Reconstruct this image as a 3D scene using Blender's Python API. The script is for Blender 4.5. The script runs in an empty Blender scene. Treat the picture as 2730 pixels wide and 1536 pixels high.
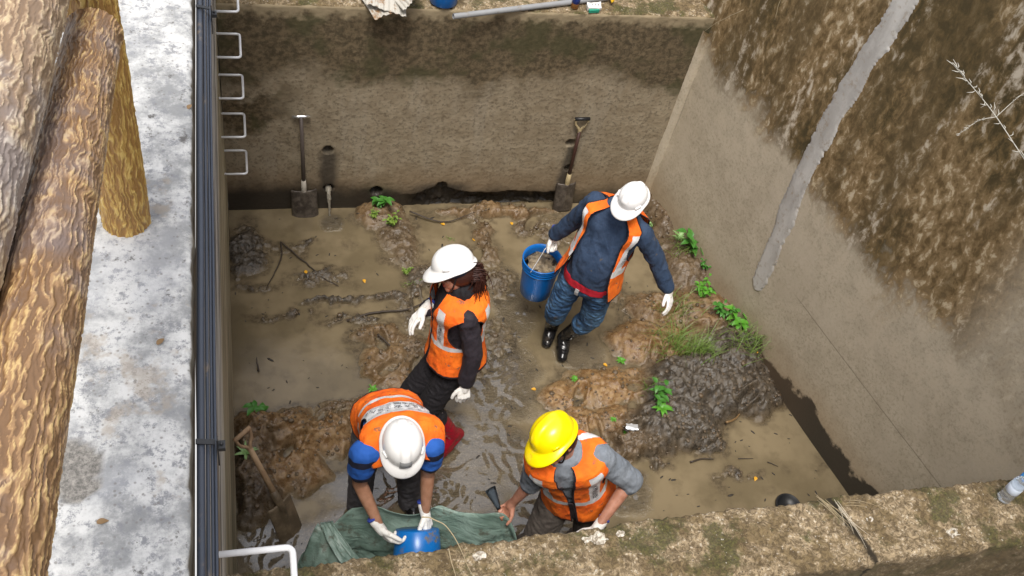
import bpy, bmesh, math, random
import numpy as np
from mathutils import Vector as V, Matrix, noise as mn
random.seed(7); rng=np.random.default_rng(5)
scn=bpy.context.scene; COL=scn.collection
XL=-.1225; YB=4.993; ZT=1.707; ZW=3.43
# ---------------- numpy noise
_perm=rng.permutation(1024); _g=rng.random((1024,2))*2-1; _g/=np.linalg.norm(_g,axis=1)[:,None]
def perlin(x,y):
    xi=np.floor(x).astype(int); yi=np.floor(y).astype(int); xf=x-xi; yf=y-yi
    u=xf*xf*xf*(xf*(xf*6-15)+10); v=yf*yf*yf*(yf*(yf*6-15)+10)
    def gr(i,j):
        h=_perm[(_perm[(xi+i)&1023]+yi+j)&1023]; return _g[h,0]*(xf-i)+_g[h,1]*(yf-j)
    a=gr(0,0)+(gr(1,0)-gr(0,0))*u; b=gr(0,1)+(gr(1,1)-gr(0,1))*u
    return (a+(b-a)*v)*1.5
def fbm(x,y,o=4,g=.5):
    s=0;a=1;f=1
    for i in range(o): s=s+a*perlin(x*f+17.3*i,y*f+9.1*i); a*=g; f*=2.03
    return s
def ss(x,a,b):
    t=np.clip((x-a)/(b-a),0,1); return t*t*(3-2*t)
# ---------------- object helpers
def tagp(o,label=None,cat=None,group=None,kind=None):
    if label: o['label']=label
    if cat: o['category']=cat
    if group: o['group']=group
    if kind: o['kind']=kind
    return o
def link(name,me,m=None,parent=None,smooth=True):
    o=bpy.data.objects.new(name,me); COL.objects.link(o)
    if m is not None:
        for k in (m if isinstance(m,(list,tuple)) else [m]): me.materials.append(k)
    if smooth: me.polygons.foreach_set('use_smooth',[True]*len(me.polygons))
    if parent:
        o.parent=parent
        bpy.context.view_layer.update(); 
        o.matrix_parent_inverse=parent.matrix_world.inverted()
    return o
def bmo(name,bm,m=None,parent=None,smooth=True):
    me=bpy.data.meshes.new(name); bm.normal_update(); bm.to_mesh(me); bm.free()
    return link(name,me,m,parent,smooth)
def root(name,loc,label,cat,group=None):
    o=bpy.data.objects.new(name,None); o.empty_display_size=.1; COL.objects.link(o); o.location=loc
    bpy.context.view_layer.update(); return tagp(o,label,cat,group)
def recenter(o):
    me=o.data; c=V((0,0,0))
    for v in me.vertices: c+=v.co
    c/=max(1,len(me.vertices)); me.transform(Matrix.Translation(-c)); o.location=c
    return o
def evalmesh(o,name):
    dg=bpy.context.evaluated_depsgraph_get(); dg.update()
    me=bpy.data.meshes.new_from_object(o.evaluated_get(dg)); me.name=name; return me
def gridmesh(name,P,mask=None,closed=False):
    # P (n,m,3)
    n,m=P.shape[:2]; idx=np.arange(n*m).reshape(n,m)
    if closed: idx=np.hstack([idx,idx[:,:1]])
    f=np.stack([idx[:-1,:-1],idx[:-1,1:],idx[1:,1:],idx[1:,:-1]],-1).reshape(-1,4)
    me=bpy.data.meshes.new(name)
    if mask is not None: f=f[mask.reshape(-1)]
    me.vertices.add(n*m); me.vertices.foreach_set('co',P.reshape(-1).astype(np.float32))
    me.loops.add(len(f)*4); me.loops.foreach_set('vertex_index',f.reshape(-1).astype(np.int32))
    me.polygons.add(len(f)); me.polygons.foreach_set('loop_start',np.arange(0,len(f)*4,4,dtype=np.int32))
    me.update(calc_edges=True); me.validate(); return me
def attr(me,name,arr):
    a=me.attributes.new(name,'FLOAT','POINT'); a.data.foreach_set('value',np.asarray(arr,dtype=np.float32).reshape(-1))
# ---------------- primitives in bmesh
def basis(d):
    d=V(d).normalized(); a=V((0,0,1)) if abs(d.z)<.9 else V((1,0,0)); x=d.cross(a).normalized(); return x,d.cross(x).normalized(),d
def ringsurf(bm,rings,cap=True,close=False):
    vs=[[bm.verts.new(p) for p in r] for r in rings]; n=len(vs[0]); k=len(vs)
    for i in range(k if close else k-1):
        a=vs[i]; b=vs[(i+1)%k]
        for j in range(n): bm.faces.new((a[j],a[(j+1)%n],b[(j+1)%n],b[j]))
    if cap and not close:
        bm.faces.new(list(reversed(vs[0]))); bm.faces.new(vs[-1])
def cap(bm,p0,r0,p1,r1,n=14):
    p0=V(p0);p1=V(p1); d=p1-p0
    if d.length<1e-5: d=V((0,0,1e-4))
    x,y,z=basis(d); R=[]
    for a in (-80,-55,-30,0): R.append((p0+z*r0*math.sin(math.radians(a)),r0*math.cos(math.radians(a))))
    for a in (0,30,55,80): R.append((p1+z*r1*math.sin(math.radians(a)),r1*math.cos(math.radians(a))))
    ringsurf(bm,[[c+(x*math.cos(t)+y*math.sin(t))*r for t in [2*math.pi*j/n for j in range(n)]] for c,r in R])
def chain(bm,pts,rs,n=14):
    for i in range(len(pts)-1): cap(bm,pts[i],rs[i],pts[i+1],rs[i+1],n)
def ell(bm,c,A,B,Cc,n=16):
    c=V(c);A=V(A);B=V(B);Cc=V(Cc); rings=[]
    for i in range(1,n//2+1):
        ph=math.pi*(i/(n//2+1))-math.pi/2
        rings.append([c+Cc*math.sin(ph)+(A*math.cos(t)+B*math.sin(t))*math.cos(ph) for t in [2*math.pi*j/n for j in range(n)]])
    ringsurf(bm,rings)
def spline(pts,n):
    pts=[V(p) for p in pts]; out=[]; P=[pts[0]*2-pts[1]]+pts+[pts[-1]*2-pts[-2]]
    for i in range(1,len(P)-2):
        for k in range(n):
            t=k/n; a,b,c,d=P[i-1],P[i],P[i+1],P[i+2]
            out.append(.5*((2*b)+(c-a)*t+(2*a-5*b+4*c-d)*t*t+(-a+3*b-3*c+d)*t**3))
    out.append(pts[-1]); return out
def tube(bm,pts,r,n=8,capit=True):
    pts=[V(p) for p in pts]; k=len(pts); rs=r if isinstance(r,(list,tuple)) else [r]*k; rings=[]; x=None
    for i,p in enumerate(pts):
        d=(pts[min(i+1,k-1)]-pts[max(i-1,0)]).normalized()
        if x is None: x,y,_=basis(d)
        else: x=(x-d*x.dot(d)).normalized(); y=d.cross(x)
        rings.append([p+(x*math.cos(t)+y*math.sin(t))*rs[i] for t in [2*math.pi*j/n for j in range(n)]])
    ringsurf(bm,rings,capit)
def box(bm,c,ax,ay,az):
    c=V(c);ax=V(ax);ay=V(ay);az=V(az); v=[bm.verts.new(c+ax*i+ay*j+az*k) for i in(-1,1) for j in(-1,1) for k in(-1,1)]
    for f in ((0,1,3,2),(4,6,7,5),(0,4,5,1),(2,3,7,6),(0,2,6,4),(1,5,7,3)): bm.faces.new([v[i] for i in f])
def lathe(bm,c,axis,prof,n=48):
    c=V(c); x,y,z=basis(axis)
    ringsurf(bm,[[c+z*h+(x*math.cos(t)+y*math.sin(t))*r for t in [2*math.pi*j/n for j in range(n)]] for h,r in prof],cap=True)
def remesh(bm,name,vox,smooth=3,wr=None,carve=None):
    me=bpy.data.meshes.new('tmp'); bmesh.ops.recalc_face_normals(bm,faces=bm.faces); bm.to_mesh(me); bm.free()
    o=bpy.data.objects.new('tmp',me); COL.objects.link(o)
    a=o.modifiers.new('r','REMESH'); a.mode='VOXEL'; a.voxel_size=vox; a.use_smooth_shade=True
    if smooth: b=o.modifiers.new('s','SMOOTH'); b.factor=.5; b.iterations=smooth
    m2=evalmesh(o,name); bpy.data.objects.remove(o); bpy.data.meshes.remove(me)
    if wr:
        amp,sc,st=wr; nv=len(m2.vertices); co=np.empty(nv*3,np.float32); m2.vertices.foreach_get('co',co); no=np.empty(nv*3,np.float32); m2.vertex_normals.foreach_get('vector',no)
        co=co.reshape(-1,3); no=no.reshape(-1,3); dsp=np.empty(nv)
        for i,(x,y,z) in enumerate((co*sc*np.array(st)).tolist()):
            w=mn.noise((x*.5,y*.5,z*.5))*1.5; h=1-abs(mn.noise((x+w,y+w,z+w)))*2.2
            dsp[i]=amp*(h*.8+.4*mn.noise((x*2.3,y*2.3,z*2.3)))
        co+=no*dsp[:,None].astype(np.float32); m2.vertices.foreach_set('co',co.reshape(-1)); m2.update()
    return m2
# ---------------- material DSL
class G:
    def __init__(s,name):
        s.mat=bpy.data.materials.new(name); s.mat.use_nodes=True; s.t=s.mat.node_tree; s.p=s.t.nodes['Principled BSDF']; s.co=s.t.nodes.new('ShaderNodeTexCoord').outputs['Object']
    def set(s,i,v):
        if hasattr(v,'is_linked') or isinstance(v,bpy.types.NodeSocket): s.t.links.new(v,i)
        else: i.default_value=(*v,1) if isinstance(v,tuple) and len(v)==3 and i.type=='RGBA' else v
    def nd(s,k,**kw):
        n=s.t.nodes.new(k)
        for a,b in kw.items(): setattr(n,a,b)
        return n
    def map(s,sc=(1,1,1),loc=(0,0,0),rot=(0,0,0),v=None):
        n=s.nd('ShaderNodeMapping'); s.set(n.inputs[0],v or s.co); n.inputs['Scale'].default_value=sc; n.inputs['Location'].default_value=loc; n.inputs['Rotation'].default_value=rot; return n.outputs[0]
    def noise(s,scale,detail=4,rough=.55,v=None,dist=0):
        n=s.nd('ShaderNodeTexNoise'); s.set(n.inputs['Vector'],v or s.co); n.inputs['Scale'].default_value=scale; n.inputs['Detail'].default_value=detail; n.inputs['Roughness'].default_value=rough; n.inputs['Distortion'].default_value=dist; return n.outputs['Fac']
    def vor(s,scale,v=None,feature='F1'):
        n=s.nd('ShaderNodeTexVoronoi',feature=feature); s.set(n.inputs['Vector'],v or s.co); n.inputs['Scale'].default_value=scale; return n.outputs['Distance']
    def xyz(s):
        n=s.nd('ShaderNodeSeparateXYZ'); s.set(n.inputs[0],s.co); return n.outputs
    def m(s,op,a,b=0.,c=None):
        n=s.nd('ShaderNodeMath',operation=op); s.set(n.inputs[0],a); s.set(n.inputs[1],b)
        if c is not None: s.set(n.inputs[2],c)
        return n.outputs[0]
    def ss(s,x,a,b,lo=0.,hi=1.):
        n=s.nd('ShaderNodeMapRange',interpolation_type='SMOOTHSTEP'); s.set(n.inputs[0],x); n.inputs[1].default_value=a; n.inputs[2].default_value=b; n.inputs[3].default_value=lo; n.inputs[4].default_value=hi; return n.outputs[0]
    def mix(s,f,a,b,bt='MIX'):
        n=s.nd('ShaderNodeMix',data_type='RGBA',blend_type=bt); s.set(n.inputs[0],f); s.set(n.inputs[6],a); s.set(n.inputs[7],b); return n.outputs[2]
    def at(s,name):
        n=s.nd('ShaderNodeAttribute'); n.attribute_name=name; return n.outputs['Fac']
    def bump(s,h,st=.5,d=.01,prev=None):
        n=s.nd('ShaderNodeBump'); s.set(n.inputs['Height'],h); n.inputs['Strength'].default_value=st; n.inputs['Distance'].default_value=d
        if prev: s.set(n.inputs['Normal'],prev)
        return n.outputs[0]
    def out(s,col,rough=.8,nor=None,**kw):
        s.set(s.p.inputs['Base Color'],col); s.set(s.p.inputs['Roughness'],rough)
        if nor: s.set(s.p.inputs['Normal'],nor)
        for k,v in kw.items(): s.set(s.p.inputs[k.replace('_',' ')],v)
        return s.mat
def cloth(name,c,c2=None,sc=60,rough=.85,fold=.5,mud=.0):
    g=G(name); n=g.noise(9,4); f=g.noise(400,2); w=g.noise(14,3,.5,g.map((1,1,.5)))
    col=g.mix(g.ss(n,.35,.65),c,c2 or tuple(x*.8 for x in c))
    if mud: col=g.mix(g.m('MULTIPLY',g.ss(g.noise(21,5,.75),.70-mud,.74-mud),.75),col,(.13,.10,.065))
    return g.out(col,rough,g.bump(f,.15,.002,g.bump(w,fold,.03)))
def plain(name,c,rough=.5,metal=0.,var=.12,sc=40,spec=.5,dirt=None,dirtamt=.55):
    g=G(name); n=g.noise(sc,4); d=tuple(x*(1-var) for x in c)
    col=g.mix(n,c,d)
    if dirt: col=g.mix(g.ss(g.noise(11,5,.7),dirtamt,dirtamt+.15),col,dirt)
    return g.out(col,rough,g.bump(n,.08,.003),Metallic=metal,Specular_IOR_Level=spec)
SUN_AZ=205; EXPO=.9

MUD=[(-0.039,4.611,0.154,0.282,0.04,0.0,1.0),(0.195,4.63,0.235,0.093,0.012,0.0,0.6),(0.381,4.652,0.106,0.043,0.012,0.0,0.8),(0.053,4.314,0.176,0.06,0.012,0.0,0.7),(0.553,4.144,0.282,0.043,0.03,0.0,0.8),(0.893,4.153,0.21,0.054,0.035,0.0,0.6),(0.926,4.93,0.197,0.193,0.07,0.4,0.0),(1.033,4.642,0.166,0.295,0.035,0.2,0.3),(1.128,4.313,0.163,0.209,0.035,0.0,0.6),(1.065,4.042,0.158,0.166,0.02,0.0,0.6),(0.782,3.863,0.203,0.111,0.05,0.4,0.1),(0.83,3.61,0.224,0.212,0.045,0.5,0.0),(1.009,3.722,0.127,0.218,0.03,0.3,0.2),(1.769,4.926,0.537,0.087,0.05,0.5,0.1),(1.64,4.62,0.11,0.3,0.035,0.4,0.3),(1.673,4.252,0.14,0.211,0.025,0.1,0.5),(1.977,4.762,0.119,0.117,0.01,0.2,0.4),(1.558,3.782,0.133,0.193,0.012,0.0,0.6),(0.081,3.208,0.272,0.162,0.12,0.8,0.2),(0.353,3.144,0.253,0.162,0.09,0.9,0.2),(-0.021,2.852,0.152,0.25,0.12,0.3,0.7),(0.157,2.91,0.265,0.166,0.09,0.8,0.2),(0.497,3.2,0.164,0.124,0.05,0.7,0.2),(-0.036,3.058,0.133,0.287,0.12,0.5,0.5),(3.001,4.81,0.128,0.365,0.13,0.3,0.4),(3.062,4.334,0.216,0.412,0.13,0.3,0.3),(2.702,3.95,0.205,0.173,0.07,0.5,0.1),(3.063,3.858,0.297,0.275,0.13,0.6,0.1),(2.623,3.68,0.313,0.23,0.09,0.9,0.0),(2.197,3.356,0.322,0.182,0.05,1.0,0.0),(1.937,3.284,0.209,0.163,0.035,0.9,0.0),(2.077,3.094,0.337,0.129,0.05,0.9,0.1),(3.196,3.541,0.262,0.294,0.15,0.1,1.0),(2.825,3.308,0.418,0.277,0.16,0.0,1.0),(3.169,3.218,0.255,0.215,0.11,0.1,0.8),(2.595,3.02,0.374,0.202,0.13,0.0,0.9),(2.312,2.885,0.259,0.125,0.09,0.2,0.6),(2.789,2.857,0.187,0.113,0.04,0.0,0.9),(2.187,2.911,0.18,0.167,0.05,0.5,0.4),(2.354,2.754,0.154,0.054,0.02,0.0,0.6)]
RIP=[(1.509,3.472,0.286,0.424),(1.37,2.986,0.294,0.274),(1.129,2.713,0.375,0.205),(0.621,2.764,0.318,0.152),(0.091,2.453,0.274,0.185),(0.486,2.528,0.285,0.168),(2.082,3.621,0.192,0.159),(1.629,2.662,0.218,0.311),(1.733,4.078,0.139,0.342),(2.163,2.582,0.15,0.156),(1.199,2.426,0.687,0.145),(0.581,4.853,0.083,0.083)]
PLANTS=[(0.919,5.019,'n',0.130),(0.977,4.786,'b',0.090),(0.859,4.846,'b',0.060),(0.041,3.316,'n',0.120),(-0.060,2.978,'p',0.070),(1.037,4.370,'b',0.060),(1.050,4.257,'g',0.050),(1.385,4.670,'g',0.040),(3.103,4.345,'n',0.120),(3.185,4.072,'r',0.090),(3.044,3.971,'b',0.090),(3.351,3.907,'n',0.130),(3.245,3.713,'n',0.100),(3.132,3.779,'b',0.100),(3.147,4.192,'b',0.060),(3.379,3.541,'r',0.080),(2.482,3.130,'n',0.100),(2.474,3.057,'r',0.060),(2.375,3.537,'r',0.040),(3.032,4.471,'p',0.050),(2.922,4.736,'p',0.050),(0.710,3.443,'r',0.040),(3.074,4.384,'g',0.100),(2.840,3.848,'g',0.140),(2.805,3.547,'g',0.170),(2.735,3.601,'g',0.140),(2.903,3.491,'g',0.150),(3.236,3.517,'g',0.140),(2.494,3.267,'g',0.070),(2.181,3.066,'r',0.025),(2.253,2.988,'r',0.030),(2.010,3.396,'r',0.030),(3.361,3.783,'b',0.070)]
LEAVES=[(0.740,4.324),(2.245,3.524),(1.560,4.640),(1.865,4.784),(1.368,4.800),(3.284,3.433),(3.023,2.604),(1.745,3.358),(2.277,2.978),(0.363,4.367),(1.321,3.621)]
MUD+=[(1.30,4.05,.18,.25,.014,0,.8),(1.45,4.35,.12,.3,.016,.1,.8),(.45,4.36,.25,.10,.010,0,.8),(.62,4.0,.27,.05,.014,0,.9),(1.25,3.6,.25,.2,.014,.2,.6),(.5,3.34,.3,.06,.02,.5,.4),(2.4,4.2,.2,.3,.014,.4,.4),(2.15,4.72,.2,.2,.012,.2,.5),(.2,4.05,.25,.05,.010,0,.8),(1.0,3.2,.25,.12,.012,.3,.5),(2.9,2.62,.2,.05,.008,0,.7)]
# ================= MATERIALS OF THE SETTING
def mat_backwall():
    g=G('back_wall_concrete'); x,y,z=g.xyz()
    wn=g.noise(1.6,5,.6); fine=g.noise(45,6,.7); med=g.noise(9,5,.65); vert=g.noise(6,4,.6,g.map((1,1,.12)))
    base=g.mix(g.ss(med,.35,.65),(.25,.20,.13),(.325,.27,.185)); base=g.mix(g.m('MULTIPLY',g.ss(vert,.5,.7),.45),base,(.34,.3,.23))
    base=g.mix(g.m('MULTIPLY',g.ss(fine,.50,.62),.55),base,(.09,.07,.045))
    zz=g.m('ADD',z,g.m('ADD',g.m('MULTIPLY',g.m('SUBTRACT',wn,.5),1.0),g.m('MULTIPLY',g.m('SUBTRACT',med,.5),.35)))
    moss=g.mix(g.ss(g.noise(26,6,.75),.38,.62),(.05,.036,.016),(.15,.11,.06)); moss=g.mix(g.m('MULTIPLY',g.ss(g.noise(3,3),.5,.62),.7),moss,(.045,.045,.012))
    col=g.mix(g.ss(zz,1.05,1.25,0,.93),base,moss)
    # dark moss patch behind the rungs, lower left
    lf=g.m('MULTIPLY',g.ss(g.m('ADD',x,g.m('MULTIPLY',wn,.6)),.65,.35),g.ss(g.m('ABSOLUTE',g.m('SUBTRACT',zz,.87)),.2,.1)); col=g.mix(lf,col,moss)
    # pale lime blotches under the top edge
    col=g.mix(g.m('MULTIPLY',g.ss(g.m('ADD',z,g.m('MULTIPLY',g.noise(12,4),.25)),1.73,1.80),.75),col,(.36,.29,.18))
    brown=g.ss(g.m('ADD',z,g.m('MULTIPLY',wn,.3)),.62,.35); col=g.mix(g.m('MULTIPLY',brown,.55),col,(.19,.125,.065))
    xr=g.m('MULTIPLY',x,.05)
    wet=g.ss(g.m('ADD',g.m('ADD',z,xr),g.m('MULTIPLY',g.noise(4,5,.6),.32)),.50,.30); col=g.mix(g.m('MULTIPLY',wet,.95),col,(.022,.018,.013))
    for cx,z1,w in ((.545,.56,.05),(2.25,.60,.035),(.89,.2,.1),(1.35,.24,.16)):
        dx=g.m('ABSOLUTE',g.m('SUBTRACT',x,g.m('ADD',cx,g.m('MULTIPLY',g.m('SUBTRACT',med,.5),.06))))
        s=g.m('MULTIPLY',g.ss(dx,w*1.8,w*.5),g.ss(z,z1+.02,z1-.05)); col=g.mix(g.m('MULTIPLY',s,.8),col,(.03,.024,.018))
    rough=g.m('SUBTRACT',.9,g.m('MULTIPLY',wet,.4))
    return g.out(col,rough,g.bump(fine,.5,.007,g.bump(med,.1,.01)))
def mat_rightwall():
    g=G('right_wall_concrete'); x,y,z=g.xyz(); s=g.m('MULTIPLY',g.m('SUBTRACT',YB,y),1.03)
    wn=g.noise(1.3,4,.6); med=g.noise(8,6,.65); fine=g.noise(50,6,.75)
    st=g.noise(2.4,6,.65,g.map((1,1,.12))); st2=g.noise(9,4,.6,g.map((1,1,.12)))
    base=g.mix(g.ss(med,.3,.7),(.45,.385,.28),(.55,.48,.36)); base=g.mix(g.m('MULTIPLY',g.ss(fine,.48,.62),.45),base,(.26,.215,.15))
    base=g.mix(g.m('MULTIPLY',g.ss(g.noise(1.7,5,.6,g.map((1,1,1),(4,2,0))),.52,.62),.55),base,(.52,.45,.34))
    zl=g.m('ADD',z,g.m('ADD',g.m('MULTIPLY',g.m('SUBTRACT',wn,.5),1.0),g.m('MULTIPLY',g.m('SUBTRACT',med,.5),.3)))
    chip=g.noise(20,8,.68,g.map((1,1,.6)),.3)
    zm=g.m('ADD',zl,g.m('MULTIPLY',g.m('SUBTRACT',chip,.5),.55)); moss=g.mix(g.ss(chip,.36,.56),(.11,.068,.022),(.26,.175,.080)); moss=g.mix(g.ss(chip,.53,.64),moss,(.52,.42,.27))
    moss=g.mix(g.m('MULTIPLY',g.ss(g.noise(2.0,5,.6,g.map((1,1,.45))),.46,.60),.85),moss,g.mix(g.ss(chip,.4,.6),(.045,.033,.008),(.15,.095,.03)))
    pale=g.ss(g.m('ADD',st,g.m('MULTIPLY',g.m('SUBTRACT',chip,.5),.5)),.51,.64); moss=g.mix(g.m('MULTIPLY',g.ss(g.noise(3.5,5,.6,g.map((1,1,.16),(7,0,0))),.47,.60),.55),moss,(.07,.048,.016)); moss=g.mix(g.m('MULTIPLY',pale,.85),moss,g.mix(g.ss(chip,.35,.6),(.26,.215,.15),(.60,.53,.42)))
    mask=g.m('MULTIPLY',g.ss(zm,1.30,1.56),g.m('ADD',g.m('MULTIPLY',g.ss(s,2.75,2.35),.75),.25)); col=g.mix(mask,base,moss)
    low=g.m('MULTIPLY',g.m('SUBTRACT',1,g.ss(zm,1.30,1.56)),g.m('MULTIPLY',g.ss(zl,.85,1.35),g.ss(med,.42,.6))); col=g.mix(g.m('MULTIPLY',low,.6),col,(.52,.44,.32))
    br=g.ss(g.m('ADD',z,g.m('MULTIPLY',wn,.3)),.6,.28); col=g.mix(g.m('MULTIPLY',br,.6),col,(.36,.26,.15))
    nlow=g.noise(3.3,5,.6); thr=g.m('ADD',g.m('MULTIPLY',g.ss(s,1.0,1.7),.16),.02)
    wet=g.ss(g.m('SUBTRACT',g.m('ADD',z,g.m('MULTIPLY',g.m('SUBTRACT',nlow,.5),.45)),thr),.035,.0); col=g.mix(g.m('MULTIPLY',wet,.92),col,g.mix(g.ss(s,1.6,2.3),(.07,.042,.02),(.02,.016,.01)))
    ln=g.m('ABSOLUTE',g.m('SUBTRACT',z,g.m('ADD',.72,g.m('MULTIPLY',med,.01)))); crk=g.m('MULTIPLY',g.ss(ln,.006,.002),g.ss(s,1.5,1.7)); col=g.mix(g.m('MULTIPLY',crk,.5),col,(.1,.08,.05))
    rl=g.m('SUBTRACT',chip,.0)
    return g.out(col,.9,g.bump(fine,.5,.006,g.bump(g.m('MULTIPLY',rl,mask),.3,.010)))
def mat_leftwall():
    g=G('left_wall_board_marked_concrete'); x,y,z=g.xyz()
    h=g.noise(3.4,5,.6,g.map((1,.16,5.5))); h2=g.noise(9,5,.65,g.map((1,.12,8))); fine=g.noise(30,4,.7)
    col=g.mix(g.ss(h,.38,.6),(.10,.09,.078),(.52,.50,.46)); col=g.mix(g.m('MULTIPLY',g.ss(h2,.5,.62),.75),col,(.09,.075,.055))
    col=g.mix(g.m('MULTIPLY',g.ss(h2,.42,.34),.6),col,(.68,.66,.61))
    mz=g.m('ADD',z,g.m('MULTIPLY',g.noise(2,3),.4)); moss=g.m('MULTIPLY',g.ss(g.m('ABSOLUTE',g.m('SUBTRACT',mz,2.62)),.24,.1),g.ss(y,2.0,1.3)); col=g.mix(g.m('MULTIPLY',moss,.9),col,(.16,.085,.02))
    lo=g.ss(z,2.1,1.5); c2=g.mix(g.ss(h,.4,.6),(.18,.15,.09),(.38,.33,.22)); c2=g.mix(g.m('MULTIPLY',g.ss(h2,.55,.65),.7),c2,(.07,.075,.02)); col=g.mix(lo,col,c2)
    col=g.mix(g.ss(z,3.20,3.27),col,(.05,.045,.038)); wt=g.ss(g.m('ADD',z,g.m('MULTIPLY',fine,.1)),.16,.06); col=g.mix(wt,col,(.03,.025,.018))  # wall top: shade below the walkway edge painted into the colour; foot: wet
    return g.out(col,.85,g.bump(h2,.8,.01,g.bump(fine,.3,.004)))
def mat_walk():
    g=G('walkway_worn_concrete'); x,y,z=g.xyz()
    n=g.noise(9,7,.72); n2=g.noise(34,7,.8); n3=g.noise(3,3)
    col=g.mix(g.ss(n,.38,.62),(.22,.225,.225),(.52,.52,.505)); col=g.mix(g.ss(n2,.5,.62),col,(.20,.205,.215)); col=g.mix(g.m('MULTIPLY',g.ss(n3,.5,.62),.35),col,(.35,.36,.38))
    sp=g.vor(60); col=g.mix(g.m('MULTIPLY',g.ss(sp,.25,.1),.7),col,(.16,.15,.14))
    col=g.mix(g.m('MULTIPLY',g.ss(g.noise(17,6,.75,g.map((1,1,1),(3,3,0))),.6,.68),.9),col,(.085,.08,.075))
    dirt=g.noise(6,5,.7,g.map((1,1,1),(9,1,3))); col=g.mix(g.m('MULTIPLY',g.ss(dirt,.58,.66),.55),col,(.30,.25,.19))
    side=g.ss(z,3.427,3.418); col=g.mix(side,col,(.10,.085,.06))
    return g.out(col,.85,g.bump(n2,.5,.004,g.bump(n,.4,.01)))
def mat_slab():
    g=G('mossy_coping_concrete'); x,y,z=g.xyz()
    n=g.noise(7,6,.7); f=g.noise(40,8,.8,None,.8); n3=g.noise(4.2,6,.7); ch=g.noise(95,3,.7)
    col=g.mix(g.ss(f,.38,.62),(.12,.085,.045),(.44,.34,.21)); 
    sp=g.vor(55); col=g.mix(g.m('MULTIPLY',g.m('MULTIPLY',g.ss(sp,.42,.2),g.ss(f,.47,.58)),.9),col,(.68,.60,.47)); col=g.mix(g.m('MULTIPLY',g.ss(g.vor(80,g.map((1,1,1),(3,1,2))),.3,.12),.75),col,(.05,.038,.022)); col=g.mix(g.ss(n,.47,.56,0,.88),col,g.mix(g.ss(f,.4,.6),(.09,.062,.03),(.21,.15,.07)))
    mossm=g.m('MULTIPLY',g.ss(n3,.51,.60),g.ss(f,.30,.55)); col=g.mix(g.m('MULTIPLY',mossm,.9),col,g.mix(g.ss(ch,.4,.65),(.035,.036,.010),(.11,.105,.028)))
    col=g.mix(g.m('MULTIPLY',g.ss(g.noise(70,3,.6),.66,.72),.8),col,(.6,.56,.48))
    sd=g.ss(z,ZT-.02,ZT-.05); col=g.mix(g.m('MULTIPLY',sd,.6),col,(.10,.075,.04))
    ck=g.m('ABSOLUTE',g.m('SUBTRACT',x,g.m('ADD',2.86,g.m('ADD',g.m('MULTIPLY',y,-.33),g.m('MULTIPLY',n,.05))))); col=g.mix(g.ss(ck,.018,.003),col,(.03,.022,.012))
    return g.out(col,.95,g.bump(f,1.,.012,g.bump(n,.5,.02)))
def mat_mud():
    g=G('wet_mud'); x,y,z=g.xyz(); o=g.at('orange'); d=g.at('dark')
    n=g.noise(12,6,.65); f=g.noise(55,6,.75); k=g.noise(26,5,.7,g.map((1,1,1),(5,5,5)))
    base=g.mix(g.ss(n,.35,.65),(.072,.053,.032),(.135,.103,.064))
    org=g.mix(g.ss(k,.4,.62),(.19,.10,.037),(.33,.205,.09)); col=g.mix(g.m('MULTIPLY',o,.85),base,org)
    dk=g.mix(g.ss(k,.38,.62),(.024,.021,.018),(.09,.076,.060)); col=g.mix(g.m('MULTIPLY',d,.85),col,dk)
    col=g.mix(g.m('MULTIPLY',g.ss(f,.6,.7),.6),col,(.03,.024,.018))
    shal=g.ss(g.m('ADD',z,g.m('MULTIPLY',g.m('SUBTRACT',n,.5),.05)),.026,-.004); col=g.mix(g.m('MULTIPLY',shal,.75),col,(.16,.122,.07))
    r=g.ss(k,.4,.6,.20,.50)
    return g.out(col,r,g.bump(f,.5,.006,g.bump(k,.45,.018)))
def mat_water():
    g=G('muddy_water'); a=g.at('ripple'); n=g.noise(2.2,4,.55); k=g.noise(7,5,.6)
    col=g.mix(g.ss(n,.38,.62),(.140,.110,.064),(.21,.166,.10)); col=g.mix(g.m('MULTIPLY',g.ss(k,.52,.68),.4),col,(.11,.085,.05)); col=g.mix(g.m('MULTIPLY',a,.5),col,(.16,.13,.09))
    col=g.mix(g.m('MULTIPLY',g.at('shallow'),g.m('ADD',.35,g.m('MULTIPLY',k,.7))),col,g.mix(g.ss(g.noise(30,5,.7),.4,.6),(.055,.042,.027),(.13,.10,.062)))
    w=g.noise(26,4,.62,g.map((1,1.6,1)),2.0); w2=g.noise(70,3,.6,None,1.2)
    hh=g.m('MULTIPLY',g.m('ADD',w,g.m('MULTIPLY',w2,.35)),g.m('ADD',g.m('MULTIPLY',a,1.),.02))
    return g.out(col,.09,g.bump(hh,1.,.028),IOR=1.4,Coat_Weight=g.m('MULTIPLY',a,1.),Coat_Roughness=.06,Coat_IOR=1.9)
def mat_ground():
    g=G('ground_soil'); n=g.noise(3,6,.65); f=g.noise(30,5,.7)
    col=g.mix(g.ss(n,.4,.6),(.16,.125,.08),(.24,.20,.14)); col=g.mix(g.ss(f,.5,.7,0,.6),col,(.08,.07,.03)); return g.out(col,.95,g.bump(f,.5,.01))
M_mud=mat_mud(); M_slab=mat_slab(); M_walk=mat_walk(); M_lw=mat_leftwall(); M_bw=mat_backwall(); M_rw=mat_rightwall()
M_patch=(lambda g:g.out(g.mix(g.m('MULTIPLY',g.ss(g.noise(19,7,.75),.52,.66),.7),g.mix(g.ss(g.noise(7,5,.6,g.map((1,1,.4))),.35,.65),(.38,.36,.33),(.54,.52,.48)),(.30,.24,.17)),.85,g.bump(g.noise(30,6,.7),.5,.006)))(G('repair_mortar'))
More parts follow.
